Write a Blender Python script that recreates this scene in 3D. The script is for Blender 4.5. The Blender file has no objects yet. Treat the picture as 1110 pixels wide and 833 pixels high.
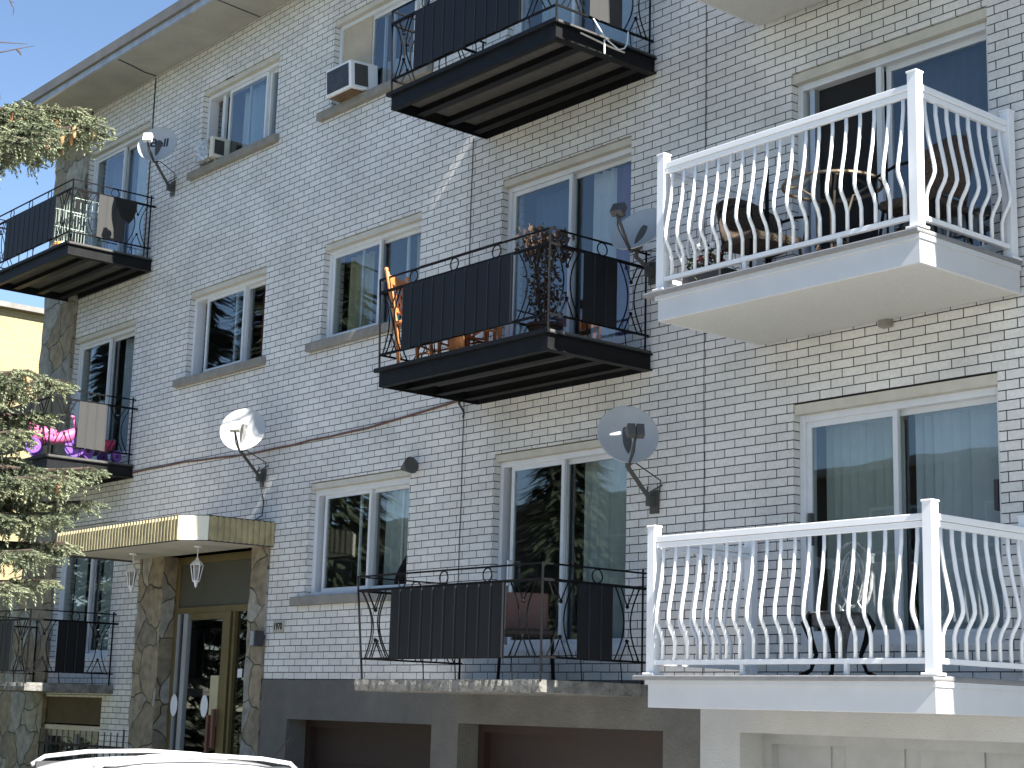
import bpy, bmesh, math, random
from mathutils import Vector, Matrix
random.seed(7)
sc = bpy.context.scene
C = sc.collection
PI = math.pi
# ------------------------------------------------------------------ camera
RIGHT = Vector((0.64280323, 0.76552822, 0.027759))
FWD = Vector((-0.75460437, 0.62656282, 0.19491351))
UP = Vector((0.13181904, -0.1462381, 0.98042754))
CAM = Vector((0, -10, 0))
FPX = 1794.56
cd = bpy.data.cameras.new('camera'); cam = bpy.data.objects.new('camera', cd); C.objects.link(cam)
m = Matrix.Identity(4)
for i in range(3):
    m[i][0] = RIGHT[i]; m[i][1] = UP[i]; m[i][2] = -FWD[i]; m[i][3] = CAM[i]
cam.matrix_world = m
cd.sensor_width = 36; cd.lens = FPX/1110*36; cd.clip_start = .1; cd.clip_end = 2000
sc.camera = cam
# ------------------------------------------------------------------ light
SUN_EL, SUN_AZ = 42.5, 3.7      # the sun grazes the facade from the right, a hair in front of it
w = bpy.data.worlds.new('World'); sc.world = w; w.use_nodes = True
nt = w.node_tree; nt.nodes.clear()
sky = nt.nodes.new('ShaderNodeTexSky'); sky.sky_type = 'NISHITA'; sky.sun_disc = False
sky.sun_elevation = math.radians(SUN_EL); sky.sun_rotation = math.radians(90+SUN_AZ)
sky.air_density = 1.0; sky.dust_density = .1; sky.ozone_density = 2.4; sky.altitude = 800
bg = nt.nodes.new('ShaderNodeBackground'); bg.inputs[1].default_value = .054
out = nt.nodes.new('ShaderNodeOutputWorld')
nt.links.new(sky.outputs[0], bg.inputs[0]); nt.links.new(bg.outputs[0], out.inputs[0])
sl = bpy.data.lights.new('sun', 'SUN'); sl.energy = 5.0; sl.angle = math.radians(.5); sl.color = (1, .955, .88)
so = bpy.data.objects.new('sun', sl); C.objects.link(so)
e, a = math.radians(SUN_EL), math.radians(SUN_AZ)
sd = Vector((math.cos(e)*math.cos(a), -math.cos(e)*math.sin(a), math.sin(e)))
so.rotation_euler = sd.to_track_quat('Z', 'Y').to_euler(); so.location = (5, -8, 20)
sc.view_settings.view_transform = 'Standard'; sc.view_settings.look = 'None'
sc.view_settings.exposure = 1.9; sc.view_settings.gamma = 1; sc.view_settings.use_curve_mapping = False
try:
    sc.cycles.max_bounces = 10; sc.cycles.transparent_max_bounces = 24; sc.cycles.caustics_reflective = False
except Exception: pass

def ray(x, y):
    v = RIGHT*((x-555)/FPX) + FWD + UP*(-(y-416.5)/FPX)
    return v.normalized()
def project(p):
    d = Vector(p)-CAM
    return 555+FPX*d.dot(RIGHT)/d.dot(FWD), 416.5-FPX*d.dot(UP)/d.dot(FWD), d.dot(FWD)
# ------------------------------------------------------------------ materials
MATS = {}
def mat(name, col, rough=.7, metal=0., var=.12, scale=6., bump=.0, bscale=60., spec=.5, sub=None, coat=0, streak=0., alpha=None):
    if name in MATS: return MATS[name]
    M = bpy.data.materials.new(name); M.use_nodes = True; t = M.node_tree; N = t.nodes; L = t.links
    b = N['Principled BSDF']; b.inputs['Roughness'].default_value = rough; b.inputs['Metallic'].default_value = metal
    b.inputs['Specular IOR Level'].default_value = spec
    if coat: b.inputs['Coat Weight'].default_value = coat
    g = N.new('ShaderNodeNewGeometry')
    n1 = N.new('ShaderNodeTexNoise'); n1.inputs['Scale'].default_value = scale; n1.inputs['Detail'].default_value = 8; n1.inputs['Roughness'].default_value = .65
    mp = N.new('ShaderNodeMapping'); L.new(g.outputs['Position'], mp.inputs[0])
    if streak: mp.inputs['Scale'].default_value = (1, 1, 1-streak)
    L.new(mp.outputs[0], n1.inputs[0])
    r = N.new('ShaderNodeMapRange'); r.inputs[1].default_value = .3; r.inputs[2].default_value = .7
    r.inputs[3].default_value = 1-var; r.inputs[4].default_value = 1+var*.6; L.new(n1.outputs[0], r.inputs[0])
    mx = N.new('ShaderNodeMix'); mx.data_type = 'RGBA'; mx.blend_type = 'MULTIPLY'; mx.inputs[0].default_value = 1
    mx.inputs[6].default_value = (*col, 1); L.new(r.outputs[0], mx.inputs[7]); L.new(mx.outputs[2], b.inputs['Base Color'])
    r2 = N.new('ShaderNodeMapRange'); r2.inputs[3].default_value = max(0, rough-.08); r2.inputs[4].default_value = min(1, rough+.1)
    L.new(n1.outputs[0], r2.inputs[0]); L.new(r2.outputs[0], b.inputs['Roughness'])
    if bump:
        n2 = N.new('ShaderNodeTexNoise'); n2.inputs['Scale'].default_value = bscale; n2.inputs['Detail'].default_value = 5
        L.new(g.outputs['Position'], n2.inputs[0])
        bp = N.new('ShaderNodeBump'); bp.inputs['Strength'].default_value = bump; bp.inputs['Distance'].default_value = .02
        L.new(n2.outputs[0], bp.inputs['Height']); L.new(bp.outputs[0], b.inputs['Normal'])
    MATS[name] = M
    return M
def plane_uv(t, x0, z0):
    """(u,v) on vertical faces: X or Y by the face's normal, Z up"""
    N, L = t.nodes, t.links
    g = N.new('ShaderNodeNewGeometry'); s = N.new('ShaderNodeSeparateXYZ'); L.new(g.outputs['Position'], s.inputs[0])
    sn = N.new('ShaderNodeSeparateXYZ'); L.new(g.outputs['True Normal'], sn.inputs[0])
    ab = N.new('ShaderNodeMath'); ab.operation = 'ABSOLUTE'; L.new(sn.outputs[0], ab.inputs[0])
    gt = N.new('ShaderNodeMath'); gt.operation = 'GREATER_THAN'; gt.inputs[1].default_value = .5; L.new(ab.outputs[0], gt.inputs[0])
    mx = N.new('ShaderNodeMix'); L.new(gt.outputs[0], mx.inputs[0])
    sx = N.new('ShaderNodeMath'); sx.operation = 'SUBTRACT'; sx.inputs[1].default_value = x0; L.new(s.outputs[0], sx.inputs[0])
    L.new(sx.outputs[0], mx.inputs[2]); L.new(s.outputs[1], mx.inputs[3])
    sz = N.new('ShaderNodeMath'); sz.operation = 'SUBTRACT'; sz.inputs[1].default_value = z0; L.new(s.outputs[2], sz.inputs[0])
    cb = N.new('ShaderNodeCombineXYZ'); L.new(mx.outputs[0], cb.inputs[0]); L.new(sz.outputs[0], cb.inputs[1])
    return g, cb
def brick_mat(name, c1, c2, mortar, z0, x0=-9.49+30*.2235, bw=.2235, rh=.07263, ms=.0062, dirt=.22, gloss=.5):
    M = bpy.data.materials.new(name); M.use_nodes = True; t = M.node_tree; N, L = t.nodes, t.links
    b = N['Principled BSDF']; g, cb = plane_uv(t, x0-200*bw, z0-200*rh)
    # slightly irregular laying
    nd = N.new('ShaderNodeTexNoise'); nd.inputs['Scale'].default_value = 3.5; L.new(cb.outputs[0], nd.inputs[0])
    vm = N.new('ShaderNodeVectorMath'); vm.operation = 'SCALE'; vm.inputs['Scale'].default_value = .006
    vs = N.new('ShaderNodeVectorMath'); vs.operation = 'SUBTRACT'; vs.inputs[1].default_value = (.5, .5, .5)
    L.new(nd.outputs[1], vs.inputs[0]); L.new(vs.outputs[0], vm.inputs[0])
    va = N.new('ShaderNodeVectorMath'); va.operation = 'ADD'; L.new(cb.outputs[0], va.inputs[0]); L.new(vm.outputs[0], va.inputs[1])
    br = N.new('ShaderNodeTexBrick'); L.new(va.outputs[0], br.inputs[0])
    br.offset = .5; br.squash = 1
    br.inputs['Color1'].default_value = (*c1, 1); br.inputs['Color2'].default_value = (*c2, 1); br.inputs['Mortar'].default_value = (*mortar, 1)
    br.inputs['Scale'].default_value = 1; br.inputs['Mortar Size'].default_value = ms; br.inputs['Mortar Smooth'].default_value = .25
    br.inputs['Bias'].default_value = -.2; br.inputs['Brick Width'].default_value = bw; br.inputs['Row Height'].default_value = rh
    n1 = N.new('ShaderNodeTexNoise'); n1.inputs['Scale'].default_value = 1.1; n1.inputs['Detail'].default_value = 9; n1.inputs['Roughness'].default_value = .68
    L.new(g.outputs['Position'], n1.inputs[0])
    r = N.new('ShaderNodeMapRange'); r.inputs[1].default_value = .35; r.inputs[2].default_value = .7; r.inputs[3].default_value = 1-dirt; r.inputs[4].default_value = 1.05
    L.new(n1.outputs[0], r.inputs[0])
    n3 = N.new('ShaderNodeTexNoise'); n3.inputs['Scale'].default_value = 38; n3.inputs['Detail'].default_value = 4; L.new(g.outputs['Position'], n3.inputs[0])
    r3 = N.new('ShaderNodeMapRange'); r3.inputs[1].default_value = .25; r3.inputs[2].default_value = .75; r3.inputs[3].default_value = .86; r3.inputs[4].default_value = 1.08; L.new(n3.outputs[0], r3.inputs[0])
    mm = N.new('ShaderNodeMath'); mm.operation = 'MULTIPLY'; L.new(r.outputs[0], mm.inputs[0]); L.new(r3.outputs[0], mm.inputs[1])
    mx = N.new('ShaderNodeMix'); mx.data_type = 'RGBA'; mx.blend_type = 'MULTIPLY'; mx.inputs[0].default_value = 1
    L.new(br.outputs[0], mx.inputs[6]); L.new(mm.outputs[0], mx.inputs[7]); L.new(mx.outputs[2], b.inputs['Base Color'])
    rr = N.new('ShaderNodeMapRange'); rr.inputs[3].default_value = gloss; rr.inputs[4].default_value = .95; L.new(br.outputs[1], rr.inputs[0]); L.new(rr.outputs[0], b.inputs['Roughness'])
    hh = N.new('ShaderNodeMath'); hh.operation = 'MULTIPLY_ADD'; hh.inputs[1].default_value = -1; L.new(br.outputs[1], hh.inputs[0])
    nh = N.new('ShaderNodeMath'); nh.operation = 'MULTIPLY'; nh.inputs[1].default_value = .35; L.new(n3.outputs[0], nh.inputs[0]); L.new(nh.outputs[0], hh.inputs[2])
    bp = N.new('ShaderNodeBump'); bp.inputs['Strength'].default_value = .55; bp.inputs['Distance'].default_value = .006
    L.new(hh.outputs[0], bp.inputs['Height']); L.new(bp.outputs[0], b.inputs['Normal'])
    MATS[name] = M; return M
def stone_mat():
    M = bpy.data.materials.new('flagstone'); M.use_nodes = True; t = M.node_tree; N, L = t.nodes, t.links
    b = N['Principled BSDF']; g, cb = plane_uv(t, 0, 0)
    nd = N.new('ShaderNodeTexNoise'); nd.inputs['Scale'].default_value = 3; L.new(g.outputs['Position'], nd.inputs[0])
    vs = N.new('ShaderNodeVectorMath'); vs.operation = 'SUBTRACT'; vs.inputs[1].default_value = (.5,)*3; L.new(nd.outputs[1], vs.inputs[0])
    vm = N.new('ShaderNodeVectorMath'); vm.operation = 'SCALE'; vm.inputs['Scale'].default_value = .28; L.new(vs.outputs[0], vm.inputs[0])
    va = N.new('ShaderNodeVectorMath'); L.new(cb.outputs[0], va.inputs[0]); L.new(vm.outputs[0], va.inputs[1])
    ve = N.new('ShaderNodeTexVoronoi'); ve.feature = 'DISTANCE_TO_EDGE'; ve.inputs['Scale'].default_value = 2.3; ve.voronoi_dimensions = '2D'; L.new(va.outputs[0], ve.inputs['Vector'])
    vc = N.new('ShaderNodeTexVoronoi'); vc.inputs['Scale'].default_value = 2.3; vc.voronoi_dimensions = '2D'; L.new(va.outputs[0], vc.inputs['Vector'])
    cr = N.new('ShaderNodeValToRGB'); cr.color_ramp.elements[0].color = (.20, .175, .13, 1); cr.color_ramp.elements[1].color = (.36, .34, .29, 1)
    el = cr.color_ramp.elements.new(.5); el.color = (.28, .225, .15, 1); el = cr.color_ramp.elements.new(.75); el.color = (.27, .265, .24, 1)
    sp = N.new('ShaderNodeSeparateColor'); L.new(vc.outputs['Color'], sp.inputs[0]); L.new(sp.outputs[0], cr.inputs[0])
    n1 = N.new('ShaderNodeTexNoise'); n1.inputs['Scale'].default_value = 9; n1.inputs['Detail'].default_value = 8; L.new(g.outputs['Position'], n1.inputs[0])
    r = N.new('ShaderNodeMapRange'); r.inputs[1].default_value = .3; r.inputs[2].default_value = .7; r.inputs[3].default_value = .65; r.inputs[4].default_value = 1.25; L.new(n1.outputs[0], r.inputs[0])
    mx = N.new('ShaderNodeMix'); mx.data_type = 'RGBA'; mx.blend_type = 'MULTIPLY'; mx.inputs[0].default_value = 1; L.new(cr.outputs[0], mx.inputs[6]); L.new(r.outputs[0], mx.inputs[7])
    eg = N.new('ShaderNodeMapRange'); eg.inputs[1].default_value = .006; eg.inputs[2].default_value = .022; L.new(ve.outputs['Distance'], eg.inputs[0])
    m2 = N.new('ShaderNodeMix'); m2.data_type = 'RGBA'; m2.inputs[6].default_value = (.07, .06, .048, 1); L.new(eg.outputs[0], m2.inputs[0]); L.new(mx.outputs[2], m2.inputs[7])
    L.new(m2.outputs[2], b.inputs['Base Color']); b.inputs['Roughness'].default_value = .85
    ad = N.new('ShaderNodeMath'); ad.operation = 'MULTIPLY_ADD'; ad.inputs[1].default_value = .6; L.new(n1.outputs[0], ad.inputs[0]); L.new(eg.outputs[0], ad.inputs[2])
    bp = N.new('ShaderNodeBump'); bp.inputs['Strength'].default_value = .9; bp.inputs['Distance'].default_value = .025; L.new(ad.outputs[0], bp.inputs['Height']); L.new(bp.outputs[0], b.inputs['Normal'])
    MATS['stone'] = M; return M
def glass_mat(name='window_glass', tint=(.84, .87, .86), add=.03):
    M = bpy.data.materials.new(name); M.use_nodes = True; t = M.node_tree; N, L = t.nodes, t.links; N.clear()
    o = N.new('ShaderNodeOutputMaterial'); mx = N.new('ShaderNodeMixShader'); tr = N.new('ShaderNodeBsdfTransparent'); tr.inputs[0].default_value = (*tint, 1)
    gl = N.new('ShaderNodeBsdfGlossy'); gl.inputs['Roughness'].default_value = .015; gl.inputs[0].default_value = (.95, .97, 1, 1)
    fr = N.new('ShaderNodeFresnel'); fr.inputs[0].default_value = 1.5
    g = N.new('ShaderNodeNewGeometry'); io = N.new('ShaderNodeMix'); io.inputs[2].default_value = 1.5; io.inputs[3].default_value = 1/1.5; L.new(g.outputs['Backfacing'], io.inputs[0]); L.new(io.outputs[0], fr.inputs[0])
    ad = N.new('ShaderNodeMath'); ad.operation = 'ADD'; ad.inputs[1].default_value = add; ad.use_clamp = True
    L.new(fr.outputs[0], ad.inputs[0]); L.new(ad.outputs[0], mx.inputs[0]); L.new(tr.outputs[0], mx.inputs[1]); L.new(gl.outputs[0], mx.inputs[2]); L.new(mx.outputs[0], o.inputs[0])
    g = N.new('ShaderNodeNewGeometry'); n = N.new('ShaderNodeTexNoise'); n.inputs['Scale'].default_value = 1.6; n.inputs['Detail'].default_value = 1; L.new(g.outputs['Position'], n.inputs[0])
    bp = N.new('ShaderNodeBump'); bp.inputs['Strength'].default_value = .12; bp.inputs['Distance'].default_value = .01; L.new(n.outputs[0], bp.inputs['Height']); L.new(bp.outputs[0], gl.inputs['Normal'])
    MATS[name] = M; return M

BR = brick_mat('white_glazed_brick', (.80, .785, .76), (.69, .675, .655), (.028, .027, .027), .299, ms=.0046)
BRL = brick_mat('yellow_brick', (.36, .29, .155), (.32, .26, .14), (.22, .18, .11), 0, dirt=.12, ms=.005, gloss=.8)
STONE = stone_mat(); GLASS = glass_mat(); GLASSD = glass_mat('dark_door_glass', (.45, .47, .45), .03)
CONC = mat('grey_stucco', (.135, .13, .118), .9, var=.3, scale=1.6, bump=.5, bscale=45)
SLAB = mat('weathered_concrete', (.19, .185, .17), .92, var=.6, scale=9, bump=1, bscale=26)
WBASE = mat('white_stucco', (.46, .46, .45), .85, var=.1, scale=2, bump=.35, bscale=70)
SILL = mat('stone_sill', (.25, .235, .21), .85, var=.25, scale=8, bump=.3)
CREAM = mat('cream_lintel', (.55, .52, .45), .6, var=.16, scale=5)
PVC = mat('white_window_frame', (.66, .68, .71), .4, var=.07, scale=5)
GASK = mat('dark_gasket', (.035, .037, .04), .6)
ALU = mat('white_powder_coat', (.80, .81, .83), .32, var=.035, scale=4)
FASCW = mat('white_fascia_metal', (.56, .57, .59), .38, var=.06, scale=3)
BLK = mat('black_iron', (.005, .005, .006), .6, spec=.12, var=.45, scale=25, bump=.25, bscale=120)
BEAM = mat('black_painted_steel', (.007, .0075, .009), .55, spec=.18, var=.5, scale=7, bump=.25, bscale=70)
PANB = mat('black_corrugated_panel', (.0055, .0065, .009), .5, spec=.25, var=.5, scale=5, streak=.85)
PANG = mat('grey_corrugated_panel', (.03, .03, .03), .75, var=.12, scale=4)
UND = mat('balcony_underside', (.075, .072, .067), .85, var=.35, scale=5)
DARK = mat('dark_interior', (.055, .05, .045), .9)
ROOMW = mat('room_wall', (.16, .15, .135), .9)
SOFF = mat('painted_soffit', (.36, .345, .315), .8, var=.2, scale=1.3, bump=.15, bscale=20)
FASC = mat('roof_fascia', (.20, .185, .17), .55, var=.25, scale=3)
FLASH = mat('galvanised_flashing', (.42, .45, .50), .42, metal=.35, var=.3, scale=5)
GOLD = mat('gold_anodised', (.20, .155, .07), .42, metal=.55, var=.15, scale=5)
GOLDL = mat('faded_gold_ribs', (.50, .42, .24), .38, metal=.35, var=.3, scale=5)
STEEL = mat('brushed_aluminium', (.48, .5, .53), .35, metal=.5, var=.1)
BROWN = mat('brown_garage_door', (.028, .015, .012), .5, var=.25, scale=3)
DISH = mat('grey_dish', (.40, .41, .42), .45, var=.06)
LNB = mat('cream_plastic', (.62, .60, .52), .45)
DGREY = mat('dark_grey_metal', (.07, .07, .068), .55)
CABLE = mat('black_cable', (.03, .03, .032), .6)
RUST = mat('brown_cable', (.14, .07, .05), .7)
# soft goods
def cloth(n, c): return mat(n, c, .95, var=.08, scale=8)
CUR_W = cloth('white_curtain', (.78, .80, .84)); CUR_P = cloth('purple_curtain', (.22, .13, .30)); CUR_R = cloth('dark_red_curtain', (.16, .03, .035))
CUR_O = cloth('olive_curtain', (.45, .42, .28)); CUR_G = cloth('grey_curtain', (.52, .56, .54)); CUR_B = cloth('pale_blue_curtain', (.60, .66, .74))
BOARD = mat('beige_board', (.50, .42, .32), .8, var=.18, scale=5)
# ------------------------------------------------------------------ builders
def box(bm, x0, x1, y0, y1, z0, z1, M=None):
    vs = [bm.verts.new((x, y, z)) for x in (x0, x1) for y in (y0, y1) for z in (z0, z1)]
    if M is not None:
        for v in vs: v.co = M @ v.co
    for f in ((0, 1, 3, 2), (4, 6, 7, 5), (0, 4, 5, 1), (2, 3, 7, 6), (0, 2, 6, 4), (1, 5, 7, 3)): bm.faces.new([vs[i] for i in f])
def tube(bm, pts, r, n=6, caps=True, radii=None):
    pts = [Vector(p) for p in pts]; rings = []
    up = Vector((0, 0, 1)); last = None
    for i, p in enumerate(pts):
        d = (pts[min(i+1, len(pts)-1)]-pts[max(i-1, 0)]).normalized()
        if last is None:
            u = d.orthogonal().normalized() if abs(d.z) > .95 else d.cross(up).normalized()
        else: u = (last-d*last.dot(d)).normalized()
        last = u; v = d.cross(u); rr = radii[i] if radii else r
        rings.append([bm.verts.new(p+u*(rr*math.cos(2*PI*(k+.5)/n))+v*(rr*math.sin(2*PI*(k+.5)/n))) for k in range(n)])
    for a_, b_ in zip(rings, rings[1:]):
        for k in range(n): bm.faces.new((a_[k], a_[(k+1) % n], b_[(k+1) % n], b_[k]))
    if caps: bm.faces.new(rings[0][::-1]); bm.faces.new(rings[-1])
def lathe(bm, prof, cx, cy, n=20, M=None):
    rings = []
    for r, z in prof:
        rings.append([bm.verts.new((cx+r*math.cos(2*PI*k/n), cy+r*math.sin(2*PI*k/n), z)) for k in range(n)])
    for a_, b_ in zip(rings, rings[1:]):
        for k in range(n): bm.faces.new((a_[k], a_[(k+1) % n], b_[(k+1) % n], b_[k]))
    if prof[0][0] > 1e-4: bm.faces.new(rings[0][::-1])
    if prof[-1][0] > 1e-4: bm.faces.new(rings[-1])
    if M is not None:
        for rg in rings:
            for v in rg: v.co = M @ v.co
def ring(bm, c, R, r, u, v, n=16):
    c = Vector(c); pts = [c+Vector(u)*R*math.cos(2*PI*k/n)+Vector(v)*R*math.sin(2*PI*k/n) for k in range(n+1)]
    tube(bm, pts, r, 5, False)
def obj(name, bm, M, parent=None, label=None, smooth=False, bevel=0, kind=None):
    bmesh.ops.recalc_face_normals(bm, faces=bm.faces)
    me = bpy.data.meshes.new(name); bm.to_mesh(me); bm.free()
    if smooth:
        for p in me.polygons: p.use_smooth = True
    if M is not None: me.materials.append(M)
    o = bpy.data.objects.new(name, me); C.objects.link(o)
    if parent is not None: o.parent = parent
    if label: o['label'] = label
    if kind: o['kind'] = kind
    if bevel:
        b = o.modifiers.new('bevel', 'BEVEL'); b.width = bevel; b.segments = 2; b.limit_method = 'ANGLE'
    return o
def B(name, M, parent, *boxes, **k):
    bm = bmesh.new()
    for b in boxes: box(bm, *b)
    return obj(name, bm, M, parent, **k)
def thing(name, label, cat, loc=(0, 0, 0), group=None, rz=0):
    o = bpy.data.objects.new(name, None); C.objects.link(o); o.location = loc; o.rotation_euler = (0, 0, rz)
    o.empty_display_size = .2
    o['label'] = label; o['category'] = cat
    if group: o['group'] = group
    return o
def tag(o, label, cat, group=None):
    o['label'] = label; o['category'] = cat
    if group: o['group'] = group
    return o
def recentre(o, p):
    """move mesh data so that the object's origin is p"""
    o.data.transform(Matrix.Translation(-Vector(p))); o.location = p; return o

# ================================================================== ground
GZ = -2.2
bm = bmesh.new(); bmesh.ops.create_grid(bm, x_segments=2, y_segments=2, size=600)
for v in bm.verts: v.co.z = GZ
obj('ground', bm, mat('lawn', (.10, .11, .06), .95, var=.4, scale=1.2, bump=.6, bscale=30), kind='structure')
B('driveway', mat('concrete_drive', (.37, .37, .36), .9, var=.2, scale=1.5, bump=.2), None, (-16.2, 2.8, -13.4, -.004, GZ-.3, GZ+.02), kind='structure')
B('pavement', mat('concrete_walk', (.40, .39, .37), .9, var=.15, scale=2), None, (-70, 25, -15, -13.41, GZ-.3, GZ+.05), kind='structure')
B('road', mat('asphalt', (.09, .09, .09), .9, var=.2, scale=3), None, (-150, 120, -23.6, -15.15, GZ-.3, GZ+.004), kind='structure')
B('kerb', mat('kerb_concrete', (.36, .35, .33), .9), None, (-150, 120, -15.145, -15.005, GZ-.3, GZ+.12), (-150, 120, -23.75, -23.605, GZ-.3, GZ+.12), kind='structure')
B('path', MATS['concrete_walk'], None, (-18.9, -16.25, -13.4, -1.9, GZ-.3, GZ+.025), kind='structure')

# ================================================================== the apartment building
bld = thing('apartment_building', 'white brick three storey apartment building with flat overhanging roof and balconies', 'building', (-11, 0, GZ))
bld.location = (0, 0, 0)
def wall_grid(bm, x0, x1, z0, z1, holes, y=0, rev=.28):
    xs = sorted({x0, x1, *[h[0] for h in holes], *[h[1] for h in holes]}); zs = sorted({z0, z1, *[h[2] for h in holes], *[h[3] for h in holes]})
    xs = [x for x in xs if x0 <= x <= x1]; zs = [z for z in zs if z0 <= z <= z1]
    V = {}
    def v(x, z, yy=y):
        k = (x, z, yy)
        if k not in V: V[k] = bm.verts.new((x, yy, z))
        return V[k]
    for a_, b_ in zip(xs, xs[1:]):
        for c_, d_ in zip(zs, zs[1:]):
            mx, mz = (a_+b_)/2, (c_+d_)/2
            if any(h[0] < mx < h[1] and h[2] < mz < h[3] for h in holes): continue
            bm.faces.new((v(a_, c_), v(b_, c_), v(b_, d_), v(a_, d_)))
    for h in holes:
        a_, b_, c_, d_ = h; c2, d2 = max(c_, z0), min(d_, z1)
        q = lambda p: bm.faces.new([bm.verts.new(t_) for t_ in p])
        q(((a_, y, c2), (a_, y, d2), (a_, y+rev, d2), (a_, y+rev, c2))); q(((b_, y, c2), (b_, y+rev, c2), (b_, y+rev, d2), (b_, y, d2)))
        if d_ <= z1: q(((a_, y, d_), (b_, y, d_), (b_, y+rev, d_), (a_, y+rev, d_)))
        if c_ >= z0: q(((a_, y, c_), (a_, y+rev, c_), (b_, y+rev, c_), (b_, y, c_)))
XJ = -9.5
WIN = {'A3': (-18.55, -16.70, 6.82, 7.93), 'B3': (-15.48, -13.62, 6.82, 7.95), 'A2': (-18.55, -16.71, 4.05, 5.19), 'B2': (-15.46, -13.62, 4.05, 5.20),
       'B1': (-15.50, -13.64, 1.19, 2.45)}
DOOR = {'L3': (-21.88, -20.02, 6.0, 7.91), 'L2': (-21.88, -20.03, 3.22, 5.10), 'L1': (-21.88, -20.15, .56, 2.36),
        'P3': (-12.27, -10.43, 6.03, 7.97), 'P2': (-12.27, -10.43, 3.29, 5.22), 'P1': (-12.27, -10.43, .56, 2.45),
        'R3': (-8.53, -6.65, 6.12, 8.03), 'R2': (-8.53, -6.65, 3.36, 5.26), 'R1': (-8.53, -6.65, .57, 2.48)}
EXTRA = {'S3': (-4.55, -2.7, 6.12, 8.03), 'S2': (-4.55, -2.7, 3.36, 5.26), 'S1': (-4.55, -2.7, .57, 2.48)}
ENTRY = (-18.70, -16.62, -.95, 1.797); BASE = (-22.08, -20.2, -1.7, .05)
holes = list(WIN.values())+list(DOOR.values())+list(EXTRA.values())+[ENTRY, BASE]
bm = bmesh.new()
wall_grid(bm, -21.9, -19.36, GZ, 8.53, [h for h in holes if h[1] < -19.4])
wall_grid(bm, -19.36, -16.27, 1.80, 8.53, [WIN['A3'], WIN['A2']])
wall_grid(bm, -16.27, XJ, .294, 8.53, [h for h in holes if -16 < h[0] < XJ])
wall_grid(bm, XJ, 3.0, .294, 8.53, [h for h in holes if h[0] > XJ])
# flanks and back
def quad(bm, *p): bm.faces.new([bm.verts.new(q) for q in p])
quad(bm, (-22.9, .0, GZ), (-22.9, .0, 8.53), (-22.9, 12, 8.53), (-22.9, 12, GZ)); quad(bm, (3, 0, GZ), (3, 0, 8.53), (3, 12, 8.53), (3, 12, GZ))
quad(bm, (-22.9, 12, GZ), (3, 12, GZ), (3, 12, 8.53), (-22.9, 12, 8.53))
obj('brick_wall', bm, BR, bld)
# stone facing
bm = bmesh.new()
def stone_panel(x0, x1, z0, z1, y0=-.045, y1=.02):
    n = max(2, int((z1-z0)/.13)); L_ = []; R_ = []
    for i in range(n+1):
        z = z0+(z1-z0)*i/n; j = (lambda s: random.uniform(-s, s)) if 0 < i < n else (lambda s: 0)
        L_.append((x0+j(.022), z)); R_.append((x1+j(.012), z))
    for i in range(n):
        for (a_, b_, c_, d_) in ((L_[i], R_[i], R_[i+1], L_[i+1]),):
            p = [Vector((a_[0], y0, a_[1])), Vector((b_[0], y0, b_[1])), Vector((c_[0], y0, c_[1])), Vector((d_[0], y0, d_[1]))]
            q_ = [Vector((t_.x, y1, t_.z)) for t_ in p]
            quad(bm, *p); quad(bm, p[1], q_[1], q_[2], p[2]); quad(bm, p[0], p[3], q_[3], q_[0])
    quad(bm, (x0, y0, z1), (x1, y0, z1), (x1, y1, z1), (x0, y1, z1))
stone_panel(-22.95, -21.885, GZ, 8.53)
obj('stone_facing', bm, STONE, bld)
bm = bmesh.new(); stone_panel(-19.36, -18.72, GZ, 1.80, -.03, .2); obj('stone_pillar', bm, STONE, bld)
bm = bmesh.new(); stone_panel(-16.63, -16.27, GZ, 1.80, -.03, .2); obj('stone_pillar', bm, STONE, bld)
# garage level
G1 = (-15.72, -13.11, GZ, -.13); G2 = (-12.69, -9.94, GZ, -.11); G3 = (-9.07, -6.3, GZ, -.10); G4 = (-5.4, -2.6, GZ, -.10)
bm = bmesh.new(); wall_grid(bm, -16.27, XJ, GZ, .29, [G1, G2], y=-.012, rev=.36)
quad(bm, (-16.27, -.012, .29), (XJ, -.012, .29), (XJ, .02, .29), (-16.27, .02, .29)); obj('concrete_base', bm, CONC, bld)
bm = bmesh.new(); wall_grid(bm, XJ+.002, 3, GZ, .29, [G3, G4], y=-.03, rev=.36)
quad(bm, (XJ+.002, -.03, .29), (3, -.03, .29), (3, .02, .29), (XJ+.002, .02, .29)); quad(bm, (XJ+.002, -.03, GZ), (XJ+.002, -.03, .29), (XJ+.002, 0, .29), (XJ+.002, 0, GZ))
obj('concrete_base', bm, WBASE, bld, label='white painted base wall around the pale garage door')
def garage(g, M, lab, panels):
    x0, x1, z0, z1 = g
    bm = bmesh.new(); box(bm, x0, x1, .335, .38, z0, z1)
    rows = 4; h = (z1-z0)/rows
    for r_ in range(rows):
        for c_ in range(panels):
            w_ = (x1-x0)/panels; box(bm, x0+c_*w_+.07, x0+(c_+1)*w_-.07, .318, .334, z0+r_*h+.06, z0+(r_+1)*h-.06)
    d = obj('garage_door', bm, M, bld, label=lab, bevel=.006)
    B('door_frame', M, d, (x0, x0+.09, .24, .333, z0, z1), (x1-.09, x1, .24, .333, z0, z1), (x0+.09, x1-.09, .24, .333, z1-.08, z1))
garage(G1, BROWN, 'dark brown garage door beside the entrance pillar', 1); garage(G2, BROWN, 'dark brown garage door beneath the low black balcony', 1)
garage(G3, mat('pale_garage_door', (.38, .38, .375), .6), 'pale panelled garage door beneath the low white balcony', 4); garage(G4, MATS['pale_garage_door'], 'pale panelled garage door outside the frame', 4)
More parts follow.
